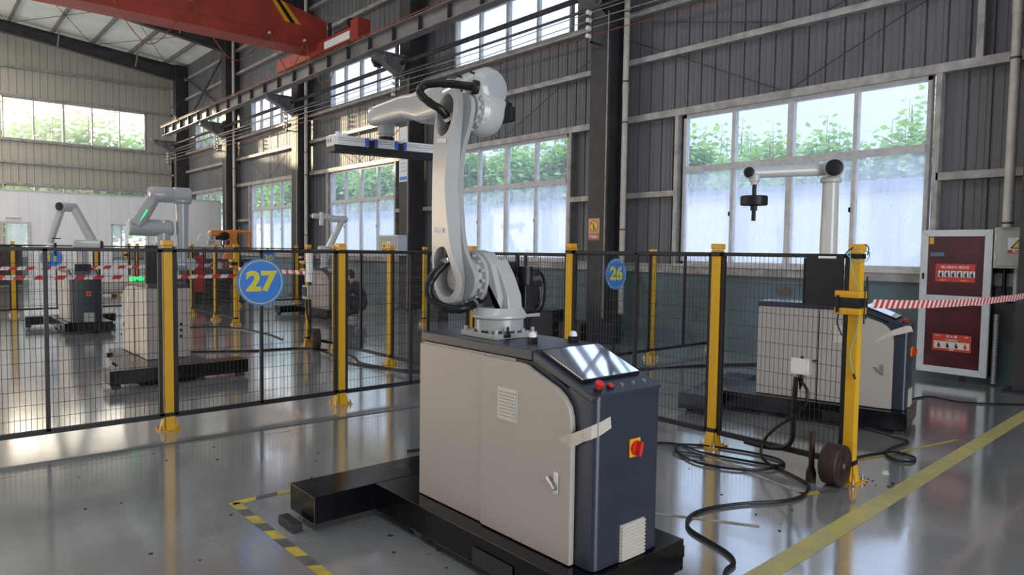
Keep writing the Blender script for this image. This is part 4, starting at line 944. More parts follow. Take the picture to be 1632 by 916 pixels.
hose([(2.268, 3.12, 2.26), (2.25, 3.105, 2.30), (2.19, 3.11, 2.35), (2.13, 3.16, 2.40), (2.12, 3.20, 2.45), (2.15, 3.20, 2.485), (2.20, 3.15, 2.495), (2.27, 3.08, 2.49), (2.33, 3.01, 2.475), (2.36, 2.995, 2.47)], .022, T)
obj('hose_gland', MB().lathe((2.325, 3.01, 2.475), Vector((.9, -.35, -.1)), [(.034, 0), (.040, .01), (.040, .035)], 20), BLKP, T)
obj('hose_tail', MB().tube([(2.25, 3.10, 2.315), (2.262, 3.115, 2.28), (2.272, 3.125, 2.235)], .018, n=10), RUB, T)
obj('hose_collar', MB().cyl((2.235, 3.105, 2.318), (2.248, 3.106, 2.305), .028, n=16), WHT, T)
# shoulder motors
obj('shoulder_motor', MB().cyl((2.47, SY-.03, SZ+.03), (2.56, SY-.03, SZ+.03), .058, n=24).box((2.59, SY-.04, SZ+.045), (.10, .10, .09), None, .012).box((2.56, SY-.02, SZ-.06), (.10, .10, .12), None, .01), BLKP, T)
obj('turret_motor', MB().box((2.665, 2.93, 1.33), (.085, .09, .16), None, .012).cyl((2.665, 2.93, 1.40), (2.665, 2.93, 1.51), .042, n=24).cyl((2.665, 2.93, 1.45), (2.665, 2.93, 1.48), .046, n=24), BLKP, T)
obj('motor_plug', MB().box((2.73, 2.93, 1.475), (.05, .05, .04), None, .006).box((2.76, 2.94, 1.41), (.06, .04, .035), None, .006).box((2.735, 2.96, 1.35), (.075, .07, .13), None, .01), BLKP, T)
obj('motor_seat', MB().box((2.68, 2.93, 1.235), (.12, .10, .02), None, .006), ROBG, T)
m = MB().tube([(2.75, 2.93, 1.475), (2.81, 2.95, 1.465), (2.835, 2.95, 1.40), (2.82, 2.94, 1.30), (2.76, 2.92, 1.245), (2.66, 2.90, 1.245), (2.58, 2.90, 1.26)], .010, n=8)
m.tube([(2.79, 2.95, 1.40), (2.80, 2.95, 1.33), (2.76, 2.94, 1.27), (2.66, 2.93, 1.255), (2.56, 2.92, 1.27)], .010, n=8); obj('motor_cable', m, RUB, T)
obj('dial_gauge', MB().box((2.385, 2.755, 1.15), (.04, .012, .018), None, .003).box((2.385, 2.755, 1.175), (.014, .010, .045), None, .003), BLKP, T)

# ------------------------------------------------------------------ slim cobot arms
def cobot(name, lab, base, bits, matl, cap=BLKP, loc=None, cat='robot'):
    T = thing(name, lab, cat, base, 0, 'slim cobot arms on cabinets')
    for b in bits:
        k = b[0]
        if k == 'tube': obj('arm_tube', MB().lathe(b[1], Vector(b[2])-Vector(b[1]), [(b[3], 0), (b[4] if len(b) > 4 else b[3], (Vector(b[2])-Vector(b[1])).length)], 24), matl, T)
        elif k == 'joint':      # p0,p1 axis ends, r
            a = Vector(b[1]); e = Vector(b[2]); L = (e-a).length; r = b[3]
            obj('joint_housing', MB().lathe(a, e-a, [(r*.86, 0), (r, .02), (r, L-.02), (r*.86, L)], 28), matl, T)
            if len(b) > 4 and b[4]: obj('end_cap', MB().lathe(a-(e-a).normalized()*.016, e-a, [(r*.70, 0), (r*.88, .006), (r*.9, .018)], 28), cap if b[4] is True else b[4], T, label='dark joint cover' if b[4] is True else None)
        elif k == 'base': obj('pedestal', MB().lathe(b[1], (0, 0, 1), [(b[2]*1.25, 0), (b[2]*1.25, .03), (b[2], .05), (b[2], b[3])], 28), matl, T)
        elif k == 'blk': obj(b[1], MB().box(b[2], b[3], b[5] if len(b) > 5 else None, .008), b[4], T)
        elif k == 'cyl': obj(b[1], MB().cyl(b[2], b[3], b[4], n=24), b[5], T)
    return T
# grey cobot (cell 27)
y = 9.62
T = cobot('cobot_arm', 'folded grey cobot arm with green light strip, behind the nearest yellow post', (2.47, y, 1.13), [
    ('base', (2.47, y, 1.132), .085, .50), ('joint', (2.60, y, 1.82), (2.10, y, 1.82), .105, ROBG), ('cyl', 'side_flange', (2.50, y, 1.60), (2.50, y, 1.92), .085, ROBG),
    ('tube', (2.19, y-.04, 1.84), (2.40, y-.04, 2.22), .085, .075), ('joint', (2.34, y-.04, 2.24), (2.66, y-.04, 2.24), .098, ROBG), ('joint', (2.60, y-.04, 2.24), (2.82, y-.04, 2.24), .105, ROBG),
    ('tube', (2.72, y-.04, 2.20), (2.72, y-.04, 1.40), .082, .062), ('joint', (2.62, y-.06, 1.36), (2.86, y-.06, 1.36), .080, ROBG), ('joint', (2.80, y-.16, 1.34), (2.80, y+.04, 1.34), .060)], ROBG)
obj('light_strip', MB().box((2.255, y-.118, 1.97), (.02, .008, .16), Matrix.Rotation(.5, 3, 'Y'), .003), LEDG, T, label='glowing green strip'); obj('light_strip', MB().bb((2.14, y-.02, 1.712), (2.22, y+.02, 1.718)), LEDG, T)
obj('pipe_flange', MB().lathe((2.72, y-.04, 2.13), (0, 0, 1), [(.085, 0), (.115, .03), (.115, .05)], 24), ROBG, T)
tag(obj('control_display', MB().bb((2.215, 9.30, 1.133), (2.36, 9.34, 1.60), .006), BLKP), 'tall black control panel standing on the grey cobot cabinet', 'display')
for x in (2.30, 2.24):
    pass
for i, (x, y_) in enumerate(((2.20, 9.95), (2.30, 9.98))): tag(obj('green_beacon', MB().lathe((x+.02, y_, 1.14), (0, 0, 1), [(.04, 0), (.04, .03), (.025, .055), (.01, .06)], 16), LEDG), ['lit green beacon, left of the pair, on the grey cobot cabinet', 'lit green beacon, right of the pair, on the grey cobot cabinet'][i], 'beacon', 'lit green beacons')
for k in range(3):
    tag(obj('cable_port', MB().cyl((2.60, 9.255, .62-.075*k), (2.60, 9.25, .62-.075*k), .018, n=12), BLK), ['topmost', 'middle', 'lowest'][k]+' of the three round black ports on the end of the grey cobot cabinet', 'port', 'black ports on the cabinet end')
# left cobot (cell 31)
y = 15.2
T = cobot('cobot_arm', 'white cobot arm bent like an inverted V at far left, above the striped tape', (2.52, y, 1.13), [
    ('base', (2.52, y, 1.132), .10, .42), ('joint', (2.84, y-.14, 1.58), (2.42, y+.04, 1.58), .105, True), ('tube', (2.72, y-.05, 1.62), (2.42, y-.05, 2.26), .085, .075),
    ('joint', (2.16, y-.20, 2.28), (2.45, y+.06, 2.28), .085, True), ('tube', (2.20, y-.05, 2.22), (2.02, y-.05, 1.62), .070, .062), ('joint', (2.02, y-.12, 1.50), (2.02, y+.12, 1.50), .07), ('cyl', 'tool', (2.10, y-.1, 1.38), (2.10, y-.1, 1.62), .022, BLKP), ('blk', 'tool_plate', (2.14, y-.1, 1.50), (.26, .05, .06), BLKP)], ROBWH)
obj('tool_bracket', MB().box((2.12, y-.1, 1.70), (.14, .05, .02)), BLKP, T)
tag(obj('teach_pendant', MB().box((2.47, 14.75, 1.19), (.26, .06, .10), None, .01), BLKP), 'black teach pendant lying on the distant left cabinet', 'pendant')
# right cobot
bx, by = 6.86, 3.12
tx, ty = bx-.66, by+.50
T = cobot('cobot_arm', 'white cobot arm reaching left across the wide window with a black disc tool', (bx, by, 1.13), [
    ('base', (bx, by, 1.132), .085, .30), ('tube', (bx, by, 1.40), (bx, by, 2.34), .084, .074), ('joint', (bx-.16, by-.10, 2.43), (bx+.06, by+.01, 2.43), .088, True),
    ('tube', (bx-.06, by+.04, 2.43), (tx+.02, ty, 2.385), .060, .052), ('joint', (tx-.08, ty-.05, 2.38), (tx+.07, ty+.03, 2.38), .054, True)], ROBWH)
obj('post_collar', MB().lathe((bx, by, 2.30), (0, 0, 1), [(.080, 0), (.098, .01), (.098, .04), (.085, .06)], 24), ROBWH, T)
wx_, wy_ = tx+.06, ty-.03
obj('tool_mount', MB().lathe((wx_, wy_, 2.27), (0, 0, 1), [(.036, 0), (.036, .03), (.050, .035), (.050, .09)], 20), ROBWH, T)
obj('tool_shaft', MB().cyl((wx_, wy_, 1.92), (wx_, wy_, 2.27), .020, n=14).cyl((wx_, wy_, 2.02), (wx_, wy_, 2.09), .032, n=14), BLKP, T)
obj('tool_disc', MB().lathe((wx_, wy_, 2.07), (0, 0, 1), [(.120, 0), (.128, .006), (.128, .085), (.120, .092)], 36), BLKP, T, label='thick black disc weight')
# far cobot behind the post right of 27
y = 15.2
T = cobot('cobot_arm', 'small white cobot arm pointing left, behind the post right of the 27 sign', (7.4, y, 1.13), [
    ('base', (7.45, y, 1.132), .09, .40), ('joint', (7.30, y, 1.55), (7.72, y, 1.55), .095), ('tube', (7.52, y-.06, 1.60), (7.86, y-.06, 2.24), .080, .070), ('joint', (7.98, y-.06, 2.28), (7.58, y-.06, 2.28), .080),
    ('tube', (7.70, y-.06, 2.29), (7.25, y-.06, 2.32), .070, .062), ('joint', (7.30, y-.06, 2.32), (7.12, y-.06, 2.33), .062), ('cyl', 'tool', (7.32, y-.1, 2.12), (7.32, y-.1, 2.42), .055, ROBWH)], ROBWH)

# orange robot on a dark stand, far left of the 27 sign
T = thing('orange_robot', 'small orange industrial robot on a dark stand left of the 27 sign', 'robot', (7.75, 22.6, 1.2))
X, Y = 7.75, 22.6
obj('turret', MB().lathe((X+.10, Y, 1.2), (0, 0, 1), [(.26, 0), (.26, .08), (.20, .14), (.18, .45)], 20), ORG, T)
obj('lower_arm', MB().prism([(X+.05, 1.6), (X+.30, 1.62), (X+.24, 2.0), (X+.12, 2.05)], 'xz', Y-.12, Y-.02, .02), ORG, T)
obj('shoulder', MB().cyl((X+.1, Y-.15, 1.95), (X+.1, Y+.15, 1.95), .17, n=20), ORG, T)
obj('forearm', MB().prism([(X+.2, 2.06), (X+.0, 2.10), (X-.5, 2.10), (X-.58, 2.02), (X-.5, 1.92), (X-.1, 1.90)], 'xz', Y-.1, Y+.12, .02), ORG, T)
obj('strut', MB().cyl((X+.1, Y-.1, 2.08), (X+.72, Y-.1, 2.05), .05, n=8).cyl((X+.68, Y-.1, 2.06), (X+.66, Y-.1, 1.45), .045, n=8), ORG, T)
obj('motor', MB().cyl((X-.15, Y-.28, 1.92), (X-.15, Y-.1, 1.92), .13, n=16).box((X-.34, Y-.2, 1.86), (.14, .12, .12)), BLKP, T)
obj('wrist', MB().cyl((X-.50, Y, 1.80), (X-.50, Y, 2.02), .09, n=12).box((X-.50, Y, 1.70), (.2, .16, .14)), GREYBOX, T)
obj('cable', MB().tube([(X-.52, Y-.1, 1.98), (X-.85, Y-.12, 1.92), (X-.90, Y-.12, 1.72), (X-.62, Y-.12, 1.66)], .02, n=6), TAPEW, T); obj('cable', MB().tube([(X-.1, Y-.3, 1.95), (X-.3, Y-.35, 1.75), (X-.2, Y-.35, 1.5), (X, Y-.3, 1.45)], .02, n=6), RUB, T)
st = thing('machine_stand', 'dark steel stand with clutter under the orange robot', 'stand', (7.75, 22.6, 0))
obj('frame', MB().bb((6.95, 22.1, 1.12), (8.45, 23.1, 1.2)).bb((7.0, 22.15, 0), (7.1, 22.25, 1.12)).bb((8.3, 22.15, 0), (8.4, 22.25, 1.12)).bb((7.0, 22.95, 0), (7.1, 23.05, 1.12)).bb((8.3, 22.95, 0), (8.4, 23.05, 1.12)).bb((7.0, 22.2, .3), (8.4, 23.0, .36)), DARKST, st)
tag(obj('stacked_crate', MB().bb((7.15, 22.3, .362), (8.2, 22.95, .85), .02), BLKP), 'black crate on the lower shelf of the dark stand', 'crate')
M_ = thing('press_machine', 'dark machine with red side panel left of the 27 sign', 'machine', (6.3, 20.4, 0))
obj('body', MB().bb((5.75, 20.0, .02), (6.95, 20.9, .75), .02), BLKP, M_); obj('red_panel', MB().bb((5.95, 19.97, .35), (6.25, 19.995, 1.35)), REDP, M_); obj('top', MB().bb((5.8, 20.1, .75), (6.9, 20.8, .95), .02).bb((5.9, 20.3, .95), (6.2, 20.6, 1.45), .02), DARKST, M_)
for i, (x, l) in enumerate(((3.9, 'brown'), )):
    T = thing('pallet_stack', 'low wooden pallet with grey sacks in front of the white partition', 'pallet', (5.0, 24.6, 0))
    obj('pallet', MB().bb((4.4, 24.2, .08), (5.6, 25.0, .12)).bb((4.4, 24.2, 0), (4.5, 25.0, .08)).bb((4.95, 24.2, 0), (5.05, 25.0, .08)).bb((5.5, 24.2, 0), (5.6, 25.0, .08)), WOOD, T)
    obj('sacks', MB().bb((4.45, 24.25, .12), (5.5, 24.95, .40), .05), GREYBOX, T); obj('board', MB().bb((4.4, 24.3, .40), (5.55, 24.9, .44)), WOOD, T)
tag(obj('floor_bin', MB().bb((8.5, 17.2, .002), (8.95, 17.6, .42), .02), BLKP), 'small black bin on the floor right of the 27 sign', 'bin')

# ------------------------------------------------------------------ wall and column equipment
X0 = 10.10
T = thing('fire_hose_cabinet', 'tall maroon glass fire cabinet with white aluminium frame and red posters', 'cabinet', (10.22, 2.96, .09))
obj('case', MB().bb((X0+.03, 2.58, .10), (XW-.005, 3.36, 1.93)), MAROON, T)
w = .085
f = MB(); ya, yb_, za, zb_ = 2.57, 3.37, .09, 1.94
def mitre(m, pts): m.prism(pts, 'yz', X0-.01, X0+.035, .006)
for nm, pts in (('frame_rail', [(ya, zb_), (yb_, zb_), (yb_-w, zb_-w), (ya+w, zb_-w)]), ('frame_rail', [(ya, za), (yb_, za), (yb_-w, za+w), (ya+w, za+w)]),
                ('frame_stile', [(ya, za), (ya, zb_), (ya+w, zb_-w), (ya+w, za+w)]), ('frame_stile', [(yb_, za), (yb_, zb_), (yb_-w, zb_-w), (yb_-w, za+w)])):
    m = MB(); mitre(m, pts); obj(nm, m, ALW, T)
obj('frame_rail', MB().bb((X0-.006, ya+w, .99), (X0+.035, yb_-w, 1.10), .004), ALW, T)
g1 = obj('glass_panel', MB().bb((X0+.008, ya+w, 1.10), (X0+.02, yb_-w, zb_-w)), MAROON, T); g2_ = obj('glass_panel', MB().bb((X0+.008, ya+w, za+w), (X0+.02, yb_-w, .99)), MAROON, T)
obj('door_lock', MB().bb((X0-.016, 3.315, 1.30), (X0-.009, 3.34, 1.38)), BLKP, T)
def poster(y0, y1, z0, z1, boxed):
    xs = X0+.007
    P = obj('poster', MB().bb((xs-.002, y0, z0), (xs, y1, z1)), POSTR, T, label='red %s poster' % boxed[0])
    FMX = lambda y, z: face_m((xs-.003, y, z), (0, -1, 0), (0, 0, 1))
    for s, y, z, h, mt in boxed[1]: text('lettering', s, mt, P, FMX(y, z), h, bold=.0004)
    return P, xs
P, xs = poster(2.745, 3.19, 1.275, 1.505, ('fire hose instruction', [('消火栓的使用方法', 2.97, 1.46, .040, WHT), ('消防安全', 3.10, 1.295, .016, SIGNY), ('火警电话 119', 2.86, 1.295, .016, SIGNY)]))
for k in range(6):
    y = 3.155-.0705*k
    obj('picture', MB().bb((xs-.004, y-.058, 1.335), (xs-.002, y, 1.415)), WBOX, P)
    obj('figure', MB().prism([(y-.045, 1.337), (y-.018, 1.337), (y-.008, 1.375), (y-.022, 1.385), (y-.028, 1.41), (y-.040, 1.40), (y-.038, 1.38)], 'yz', xs-.005, xs-.004), PRINTD, P)
P, xs = poster(2.75, 3.19, .385, .60, ('extinguisher', [('灭 火 器', 2.97, .57, .034, WHT), ('灭火器使用方法', 2.97, .525, .020, WHT), ('火警 119', 3.13, .575, .014, WHT), ('安全第一', 2.80, .575, .014, WHT), ('定期检查', 2.97, .400, .014, WHT)]))
obj('picture_strip', MB().bb((xs-.004, 2.77, .415), (xs-.002, 3.17, .505)), CREAMV, P)
for k in range(4):
    y = 3.13-.10*k
    obj('figure', MB().prism([(y-.035, .425), (y-.005, .425), (y+.005, .455), (y-.008, .47), (y-.002, .495), (y-.015, .49), (y-.03, .46)], 'yz', xs-.005, xs-.004), REDP if k == 3 else PRINTD, P)
obj('yellow_label', MB().bb((X0+.005, 3.225, 1.76), (X0+.008, 3.275, 1.845)), YELC, T); obj('blue_label', MB().bb((X0+.005, 3.10, 1.60), (X0+.008, 3.26, 1.65)), mat('faded_blue_label', (.10, .14, .20), .5), T)
T = thing('electrical_box', 'grey enamel electrical box with yellow shock warning triangle at the right edge', 'electrical box', (10.2, 2.3, 1.47))
obj('case', MB().bb((10.08, 1.98, 1.465), (XW-.005, 2.555, 1.965), .006), GREYBOX, T); obj('door', MB().bb((10.065, 2.01, 1.495), (10.082, 2.52, 1.935), .005), GREYBOX, T)
obj('hinge', MB().cyl((10.07, 2.53, 1.80), (10.07, 2.53, 1.87), .008, n=8), STEEL, T); obj('hinge', MB().cyl((10.07, 2.53, 1.56), (10.07, 2.53, 1.63), .008, n=8), STEEL, T)
obj('hanging_lug', MB().cyl((10.2, 2.42, 1.985), (10.21, 2.42, 1.985), .022, n=12), GREYBOX, T)
L_ = obj('warning_label', MB().bb((10.062, 2.17, 1.65), (10.0645, 2.405, 1.835)), WHT, T)
obj('warning_triangle', MB().prism([(2.385, 1.705), (2.195, 1.705), (2.29, 1.828)], 'yz', 10.060, 10.0618), BLKP, L_); obj('triangle_field', MB().prism([(2.358, 1.717), (2.222, 1.717), (2.29, 1.806)], 'yz', 10.058, 10.0602), SIGNY, L_)
obj('lightning_bolt', MB().prism([(2.285, 1.795), (2.305, 1.765), (2.288, 1.763), (2.300, 1.735), (2.288, 1.738), (2.292, 1.722), (2.275, 1.742), (2.285, 1.742), (2.272, 1.770), (2.288, 1.770)], 'yz', 10.056, 10.0582), BLKP, L_)
obj('red_band', MB().bb((10.0605, 2.17, 1.65), (10.0625, 2.405, 1.690)), REDP, L_); text('lettering', '当心触电', WHT, L_, face_m((10.0598, 2.29, 1.670), (0, -1, 0), (0, 0, 1)), .036, bold=.0005)
T = thing('wall_conduit', 'cream conduit dropping from the grey electrical box', 'pipe', (10.2, 2.33, 1.1)); obj('pipe', MB().cyl((10.2, 2.33, 1.12), (10.2, 2.33, 1.466), .035, n=14), PVC, T); obj('cable', MB().tube([(10.2, 2.33, 1.14), (10.2, 2.35, 1.08), (10.22, 2.42, 1.06), (10.22, 2.46, 1.2), (10.22, 2.46, 1.466)], .022, n=8), RUB, T)
m = MB(); rs = []
for k in range(90): rs.append((.028+.006*(k % 2), k*.0098))
m.lathe((10.2, 2.52, .02), (0, 0, 1), rs, 12); o = obj('flexible_duct', m, CHROME); tag(o, 'shiny corrugated metal duct standing by the maroon fire cabinet', 'duct')
tag(obj('wall_ledge', MB().bb((10.18, 2.0, 1.06), (XW-.01, 2.48, 1.13)), FRAMEW), 'short pale sill stub below the grey electrical box', 'ledge')
T = thing('distribution_box', 'white electrical box with warning labels on the column above the far yellow post', 'electrical box', (9.7, 15.9, 1.45))
obj('case', MB().bb((9.55, 15.40, 1.42), (9.868, 16.35, 1.95), .006), WBOX, T); obj('door', MB().bb((9.535, 15.44, 1.45), (9.552, 16.31, 1.92), .004), GREYBOX, T)
for y, z, mt in ((16.02, 1.68, SIGNY), (15.80, 1.70, WHT)): obj('warning_label', MB().bb((9.53, y-.09, z-.09), (9.536, y+.09, z+.09)), mt, T); obj('label_mark', MB().prism([(y-.05, z-.04), (y+.05, z-.04), (y, z+.05)], 'yz', 9.528, 9.5305), REDP if mt is WHT else BLKP, T)
for y in (16.02, 15.80): obj('red_band', MB().bb((9.529, y-.09, 1.545), (9.536, y+.09, 1.585)), REDP, T)
T = thing('warning_sign', 'orange no-smoking warning sign on the column above the 26 sign', 'sign', (9.86, 8.95, 1.81))
obj('board', MB().bb((9.862, 8.80, 1.81), (9.868, 9.08, 2.225)), mat('faded_orange_print', (.52, .33, .20), .5), T); obj('red_band', MB().bb((9.860, 8.80, 1.81), (9.8625, 9.08, 1.935)), mat('faded_red_print', (.42, .10, .04), .5), T)
obj('red_ring', MB().cyl((9.8615, 8.94, 2.075), (9.860, 8.94, 2.075), .105, n=32), REDP, T); obj('yellow_field', MB().cyl((9.8605, 8.94, 2.075), (9.859, 8.94, 2.075), .086, n=32), SIGNY, T)
obj('match_symbol', MB().prism([(8.955, 2.00), (8.925, 2.00), (8.92, 2.06), (8.935, 2.10), (8.93, 2.14), (8.95, 2.12), (8.965, 2.08), (8.955, 2.05)], 'yz', 9.857, 9.8592), BLKP, T)
obj('bar', MB().box((9.8565, 8.94, 2.075), (.002, .018, .18), Matrix.Rotation(-.75, 3, 'X')), REDP, T)
text('lettering', '严禁烟火', WHT, T, face_m((9.8592, 8.94, 1.872), (0, -1, 0), (0, 0, 1)), .062, bold=.0006)
T = thing('notice_board', 'tall white notice with blue foot hanging on the dark column behind the gripper beam', 'sign', (9.8, 15.6, 3.3)); yy = COLY[3]+.24
obj('board', MB().bb((9.84, yy-.20, 3.34), (9.866, yy+.20, 4.75)), WHT, T); obj('blue_band', MB().bb((9.836, yy-.17, 3.38), (9.841, yy+.17, 3.47)), SIGNB, T)
m = MB()
for k in range(9): m.bb((9.837, yy-.15+.02*(k % 3), 3.6+.1*k), (9.8405, yy+.14-.03*(k % 2), 3.625+.1*k))
obj('print_line', m, mat('pale_blue_print', (.35, .48, .65), .5), T, kind='stuff')
# clutter at the foot of the column behind sign 26
for i, (c, d, l) in enumerate((((9.35, 8.8, .14), (.5, .55, .28), 'dark box on the floor at the foot of the column behind the 26 sign'), ((9.25, 9.5, .24), (.45, .5, .48), 'tall dark crate left of the column foot behind the 26 sign'), ((9.3, 8.15, .19), (.45, .5, .38), 'dark crate right of the column foot behind the 26 sign'), ((9.2, 10.1, .16), (.4, .4, .32), 'dark bin left of the crates behind the post by the 26 sign'))):
    tag(obj('storage_crate', MB().box(Vector(c), d, Matrix.Rotation(.2*i, 3, 'Z'), .02).box(Vector(c)+Vector((0, 0, d[2]/2)), (d[0]*1.04, d[1]*1.04, .03), Matrix.Rotation(.2*i, 3, 'Z'), .01), BLKP), l, 'crate', 'dark crates by the column')

# ------------------------------------------------------------------ things on and by the right gate post
T = thing('hanging_folder', 'black document folder with metal clip hanging on the right fence', 'folder', (5.0, 2.32, 1.24))
obj('cover', MB().bb((4.985, 2.155, 1.235), (4.998, 2.425, 1.60), .003), BLKP, T); obj('back_board', MB().bb((5.045, 2.20, 1.23), (5.055, 2.475, 1.575), .003), BLK, T); obj('pages', MB().bb((4.999, 2.165, 1.245), (5.010, 2.42, 1.55)), BLKP, T)
obj('metal_clip', MB().bb((4.978, 2.205, 1.572), (4.986, 2.335, 1.590), .002).bb((4.974, 2.21, 1.578), (4.979, 2.33, 1.584)), STEEL, T); obj('hook', MB().tube([(5.0, 2.36, 1.58), (5.02, 2.36, 1.60), (5.03, 2.36, 1.59)], .004, n=5).tube([(5.0, 2.22, 1.58), (5.02, 2.22, 1.60), (5.03, 2.22, 1.59)], .004, n=5), STEEL, T)
T = thing('junction_box', 'small white junction box with screw marks hanging on the right mesh fence', 'junction box', (4.98, 2.43, .7))
obj('box', MB().bb((4.965, 2.365, .715), (5.012, 2.505, .835), .005), GREYBOX, T); obj('lid', MB().bb((4.957, 2.367, .717), (4.966, 2.503, .833), .003), WHT, T)
for y, z in ((2.38, .73), (2.49, .73), (2.38, .82), (2.49, .82)): obj('lid_screw', MB().cyl((4.957, y, z), (4.954, y, z), .006, n=8), STEEL, T)
obj('toggle', MB().cyl((4.985, 2.43, .835), (4.985, 2.43, .85), .012, n=8).cyl((4.985, 2.35, .825), (4.985, 2.32, .828), .008, n=8), BLKP, T)
m = MB()
for k in range(4): m.tube([(4.985, 2.41+.015*k, .716), (4.985+.004*k, 2.42+.01*k, .66), (4.99, 2.44, .60)], .005, n=5, sm=4)
obj('cable_tail', m, RUB, T, kind='stuff')
c1 = MB().tube([(4.985, 2.47, .69), (4.97, 2.47, .55), (4.97, 2.47, .35), (4.97, 2.48, .22), (4.96, 2.53, .15), (4.95, 2.65, .125), (4.95, 2.85, .125)], .020, n=8); tag(obj('drop_cable', c1, RUB), 'thick black conduit dropping from the junction box and running along the fence foot', 'cable')
c2 = MB().tube([(4.985, 2.43, .66), (4.96, 2.37, .60), (4.955, 2.38, .50), (4.95, 2.46, .40), (4.945, 2.60, .28), (4.93, 2.68, .17), (4.90, 2.68, .06), (4.89, 2.60, .012), (4.82, 2.45, .012), (4.71, 2.25, .012), (4.60, 2.165, .012), (4.39, 2.12, .012), (4.2, 2.17, .012), (3.98, 2.30, .012), (3.72, 2.39, .012), (3.53, 2.38, .012), (3.38, 2.28, .012), (3.31, 2.10, .012), (3.26, 1.96, .012), (3.18, 1.87, .012), (3.03, 1.83, .012), (2.7, 1.6, .012)], .011, n=8, sm=8)
tag(obj('floor_cable', c2, RUB), 'black cable snaking over the floor from the junction box to the front', 'cable')
m = MB()
m.tube([(2.95, 4.6, .012), (3.9, 4.3, .012), (4.45, 3.75, .012), (4.80, 3.40, .012), (4.76, 3.13, .012), (4.82, 2.83, .012), (4.90, 2.57, .012), (4.99, 2.54, .012), (5.08, 2.66, .012), (5.06, 2.90, .012), (4.95, 3.2, .012), (4.80, 3.36, .012), (4.64, 3.26, .012), (4.50, 3.0, .014), (4.57, 2.72, .014), (4.76, 2.56, .014), (4.93, 2.53, .026), (5.00, 2.56, .026)], .010, n=8, sm=8)
tag(obj('cable_loop', m, RUB), 'long black cable laid in a flat loop on the floor by the tall yellow post', 'cable')
tag(obj('cord_scrap', MB().tube([(4.6, 3.2, .006), (4.66, 3.05, .006), (4.72, 3.12, .006), (4.62, 3.28, .006), (4.52, 3.15, .006), (4.60, 2.98, .006)], .004, n=5), RUB), 'thin tangled cord inside the cable loop', 'cord')
tag(obj('wall_side_cable', MB().tube([(4.95, 2.2, .012), (5.3, 2.3, .012), (5.64, 2.26, .012), (5.86, 2.2, .012), (6.02, 2.14, .012), (5.98, 1.98, .012), (5.84, 1.95, .012), (5.78, 2.03, .014), (5.87, 2.14, .012), (6.02, 2.19, .012), (6.22, 2.19, .012), (6.45, 2.19, .012), (6.55, 2.4, .012), (6.6, 2.6, .03)], .010, n=6, sm=7), RUB), 'black cable with a small loop on the floor right of the gate post', 'cable')
tag(obj('power_lead', MB().tube([(7.45, 2.9, .010), (8.1, 2.85, .010), (8.73, 2.77, .010), (8.7, 2.42, .010), (9.1, 1.96, .010), (9.8, 1.3, .010), (10, .3, .010)], .009, n=6, sm=6), RUB), 'thin black lead crossing the floor towards the right wall', 'cable')
tag(obj('aisle_cable', MB().tube([(2.3, 11.3, .012), (3.2, 11.0, .012), (3.9, 10.6, .012), (4.4, 10.5, .012), (4.7, 10.4, .012), (4.95, 9.9, .012), (4.95, 9.2, .012), (4.75, 8.6, .012), (4.80, 8.1, .012), (4.9, 7.6, .012), (5.2, 7.0, .012), (5.6, 6.7, .012)], .016, n=6, sm=6), RUB), 'thick black cable running along the aisle to the small wheel disc', 'cable')
tag(obj('aisle_cable', MB().tube([(4.9, 10.1, .012), (4.75, 9.4, .012), (4.62, 8.8, .012), (4.72, 8.2, .012), (4.95, 7.7, .012), (5.4, 7.2, .012), (6.2, 6.9, .012)], .012, n=6, sm=6), RUB), 'second thinner black cable beside the aisle cable', 'cable')
tag(obj('far_cable', MB().tube([(2.9, 13.9, .012), (3.8, 14.3, .012), (4.6, 14.2, .012), (4.9, 13.6, .012), (5.0, 12.6, .012), (4.9, 11.6, .012)], .012, n=6, sm=6), RUB), 'far black cable curving past the gate post left of the 27 sign', 'cable')
m = MB()
for k in range(3): m.tube([(5.12, 6.42-.02*k, .03), (6.2, 6.2-.05*k, .012), (7.4, 5.9+.04*k, .012), (8.6, 5.6-.1*k, .012), (9.6, 5.0-.15*k, .012)], .008, n=5, sm=6)
tag(obj('cable_bundle', m, RUB), 'thin dark cables crossing the floor under the wide window', 'cable')
def disc(c, ax, r, w_, lab):
    c = Vector(c); ax = Vector(ax).normalized(); T = thing('weight_disc', lab, 'disc', tuple(c-Vector((0, 0, r))))
    obj('disc_body', MB().lathe(c-ax*w_/2, ax, [(.014, .004), (r*.94, 0), (r, .008), (r, w_-.008), (r*.94, w_), (.03, w_), (.026, w_-.006), (.010, w_-.004)], 40), RUSTD, T); obj('hub_bore', MB().lathe(c-ax*(w_/2+.002), ax, [(.020, 0), (.020, .003)], 16), STEEL, T)
    for s_ in (-1, 1): obj('bolt_hole', MB().cyl(c+Vector((0, 0, s_*r*.4))-ax*(w_/2+.001), c+Vector((0, 0, s_*r*.4))-ax*(w_/2-.01), .008, n=8), BLK, T)
disc((4.845, 2.10, .146), (0, 1, 0), .143, .12, 'rusty round weight disc leaning against the foot of the right gate post')
disc((4.86, 10.22, .165), (.93, -.30, 0), .165, .12, 'small black wheel disc standing by the far gate post')
T = thing('steel_rod', 'upright rusty threaded rod with a nut foot beside the weight disc', 'rod', (4.79, 2.24, 0)); obj('rod', MB().cyl((4.79, 2.24, .06), (4.79, 2.24, .355), .019, n=16), RUSTD, T); obj('foot_nut', MB().cyl((4.79, 2.24, .002), (4.79, 2.24, .075), .036, n=8).cyl((4.79, 2.24, .075), (4.79, 2.24, .10), .026, n=12), RUSTD, T); obj('collar', MB().cyl((4.79, 2.24, .17), (4.79, 2.24, .18), .024, n=12), RUSTD, T)
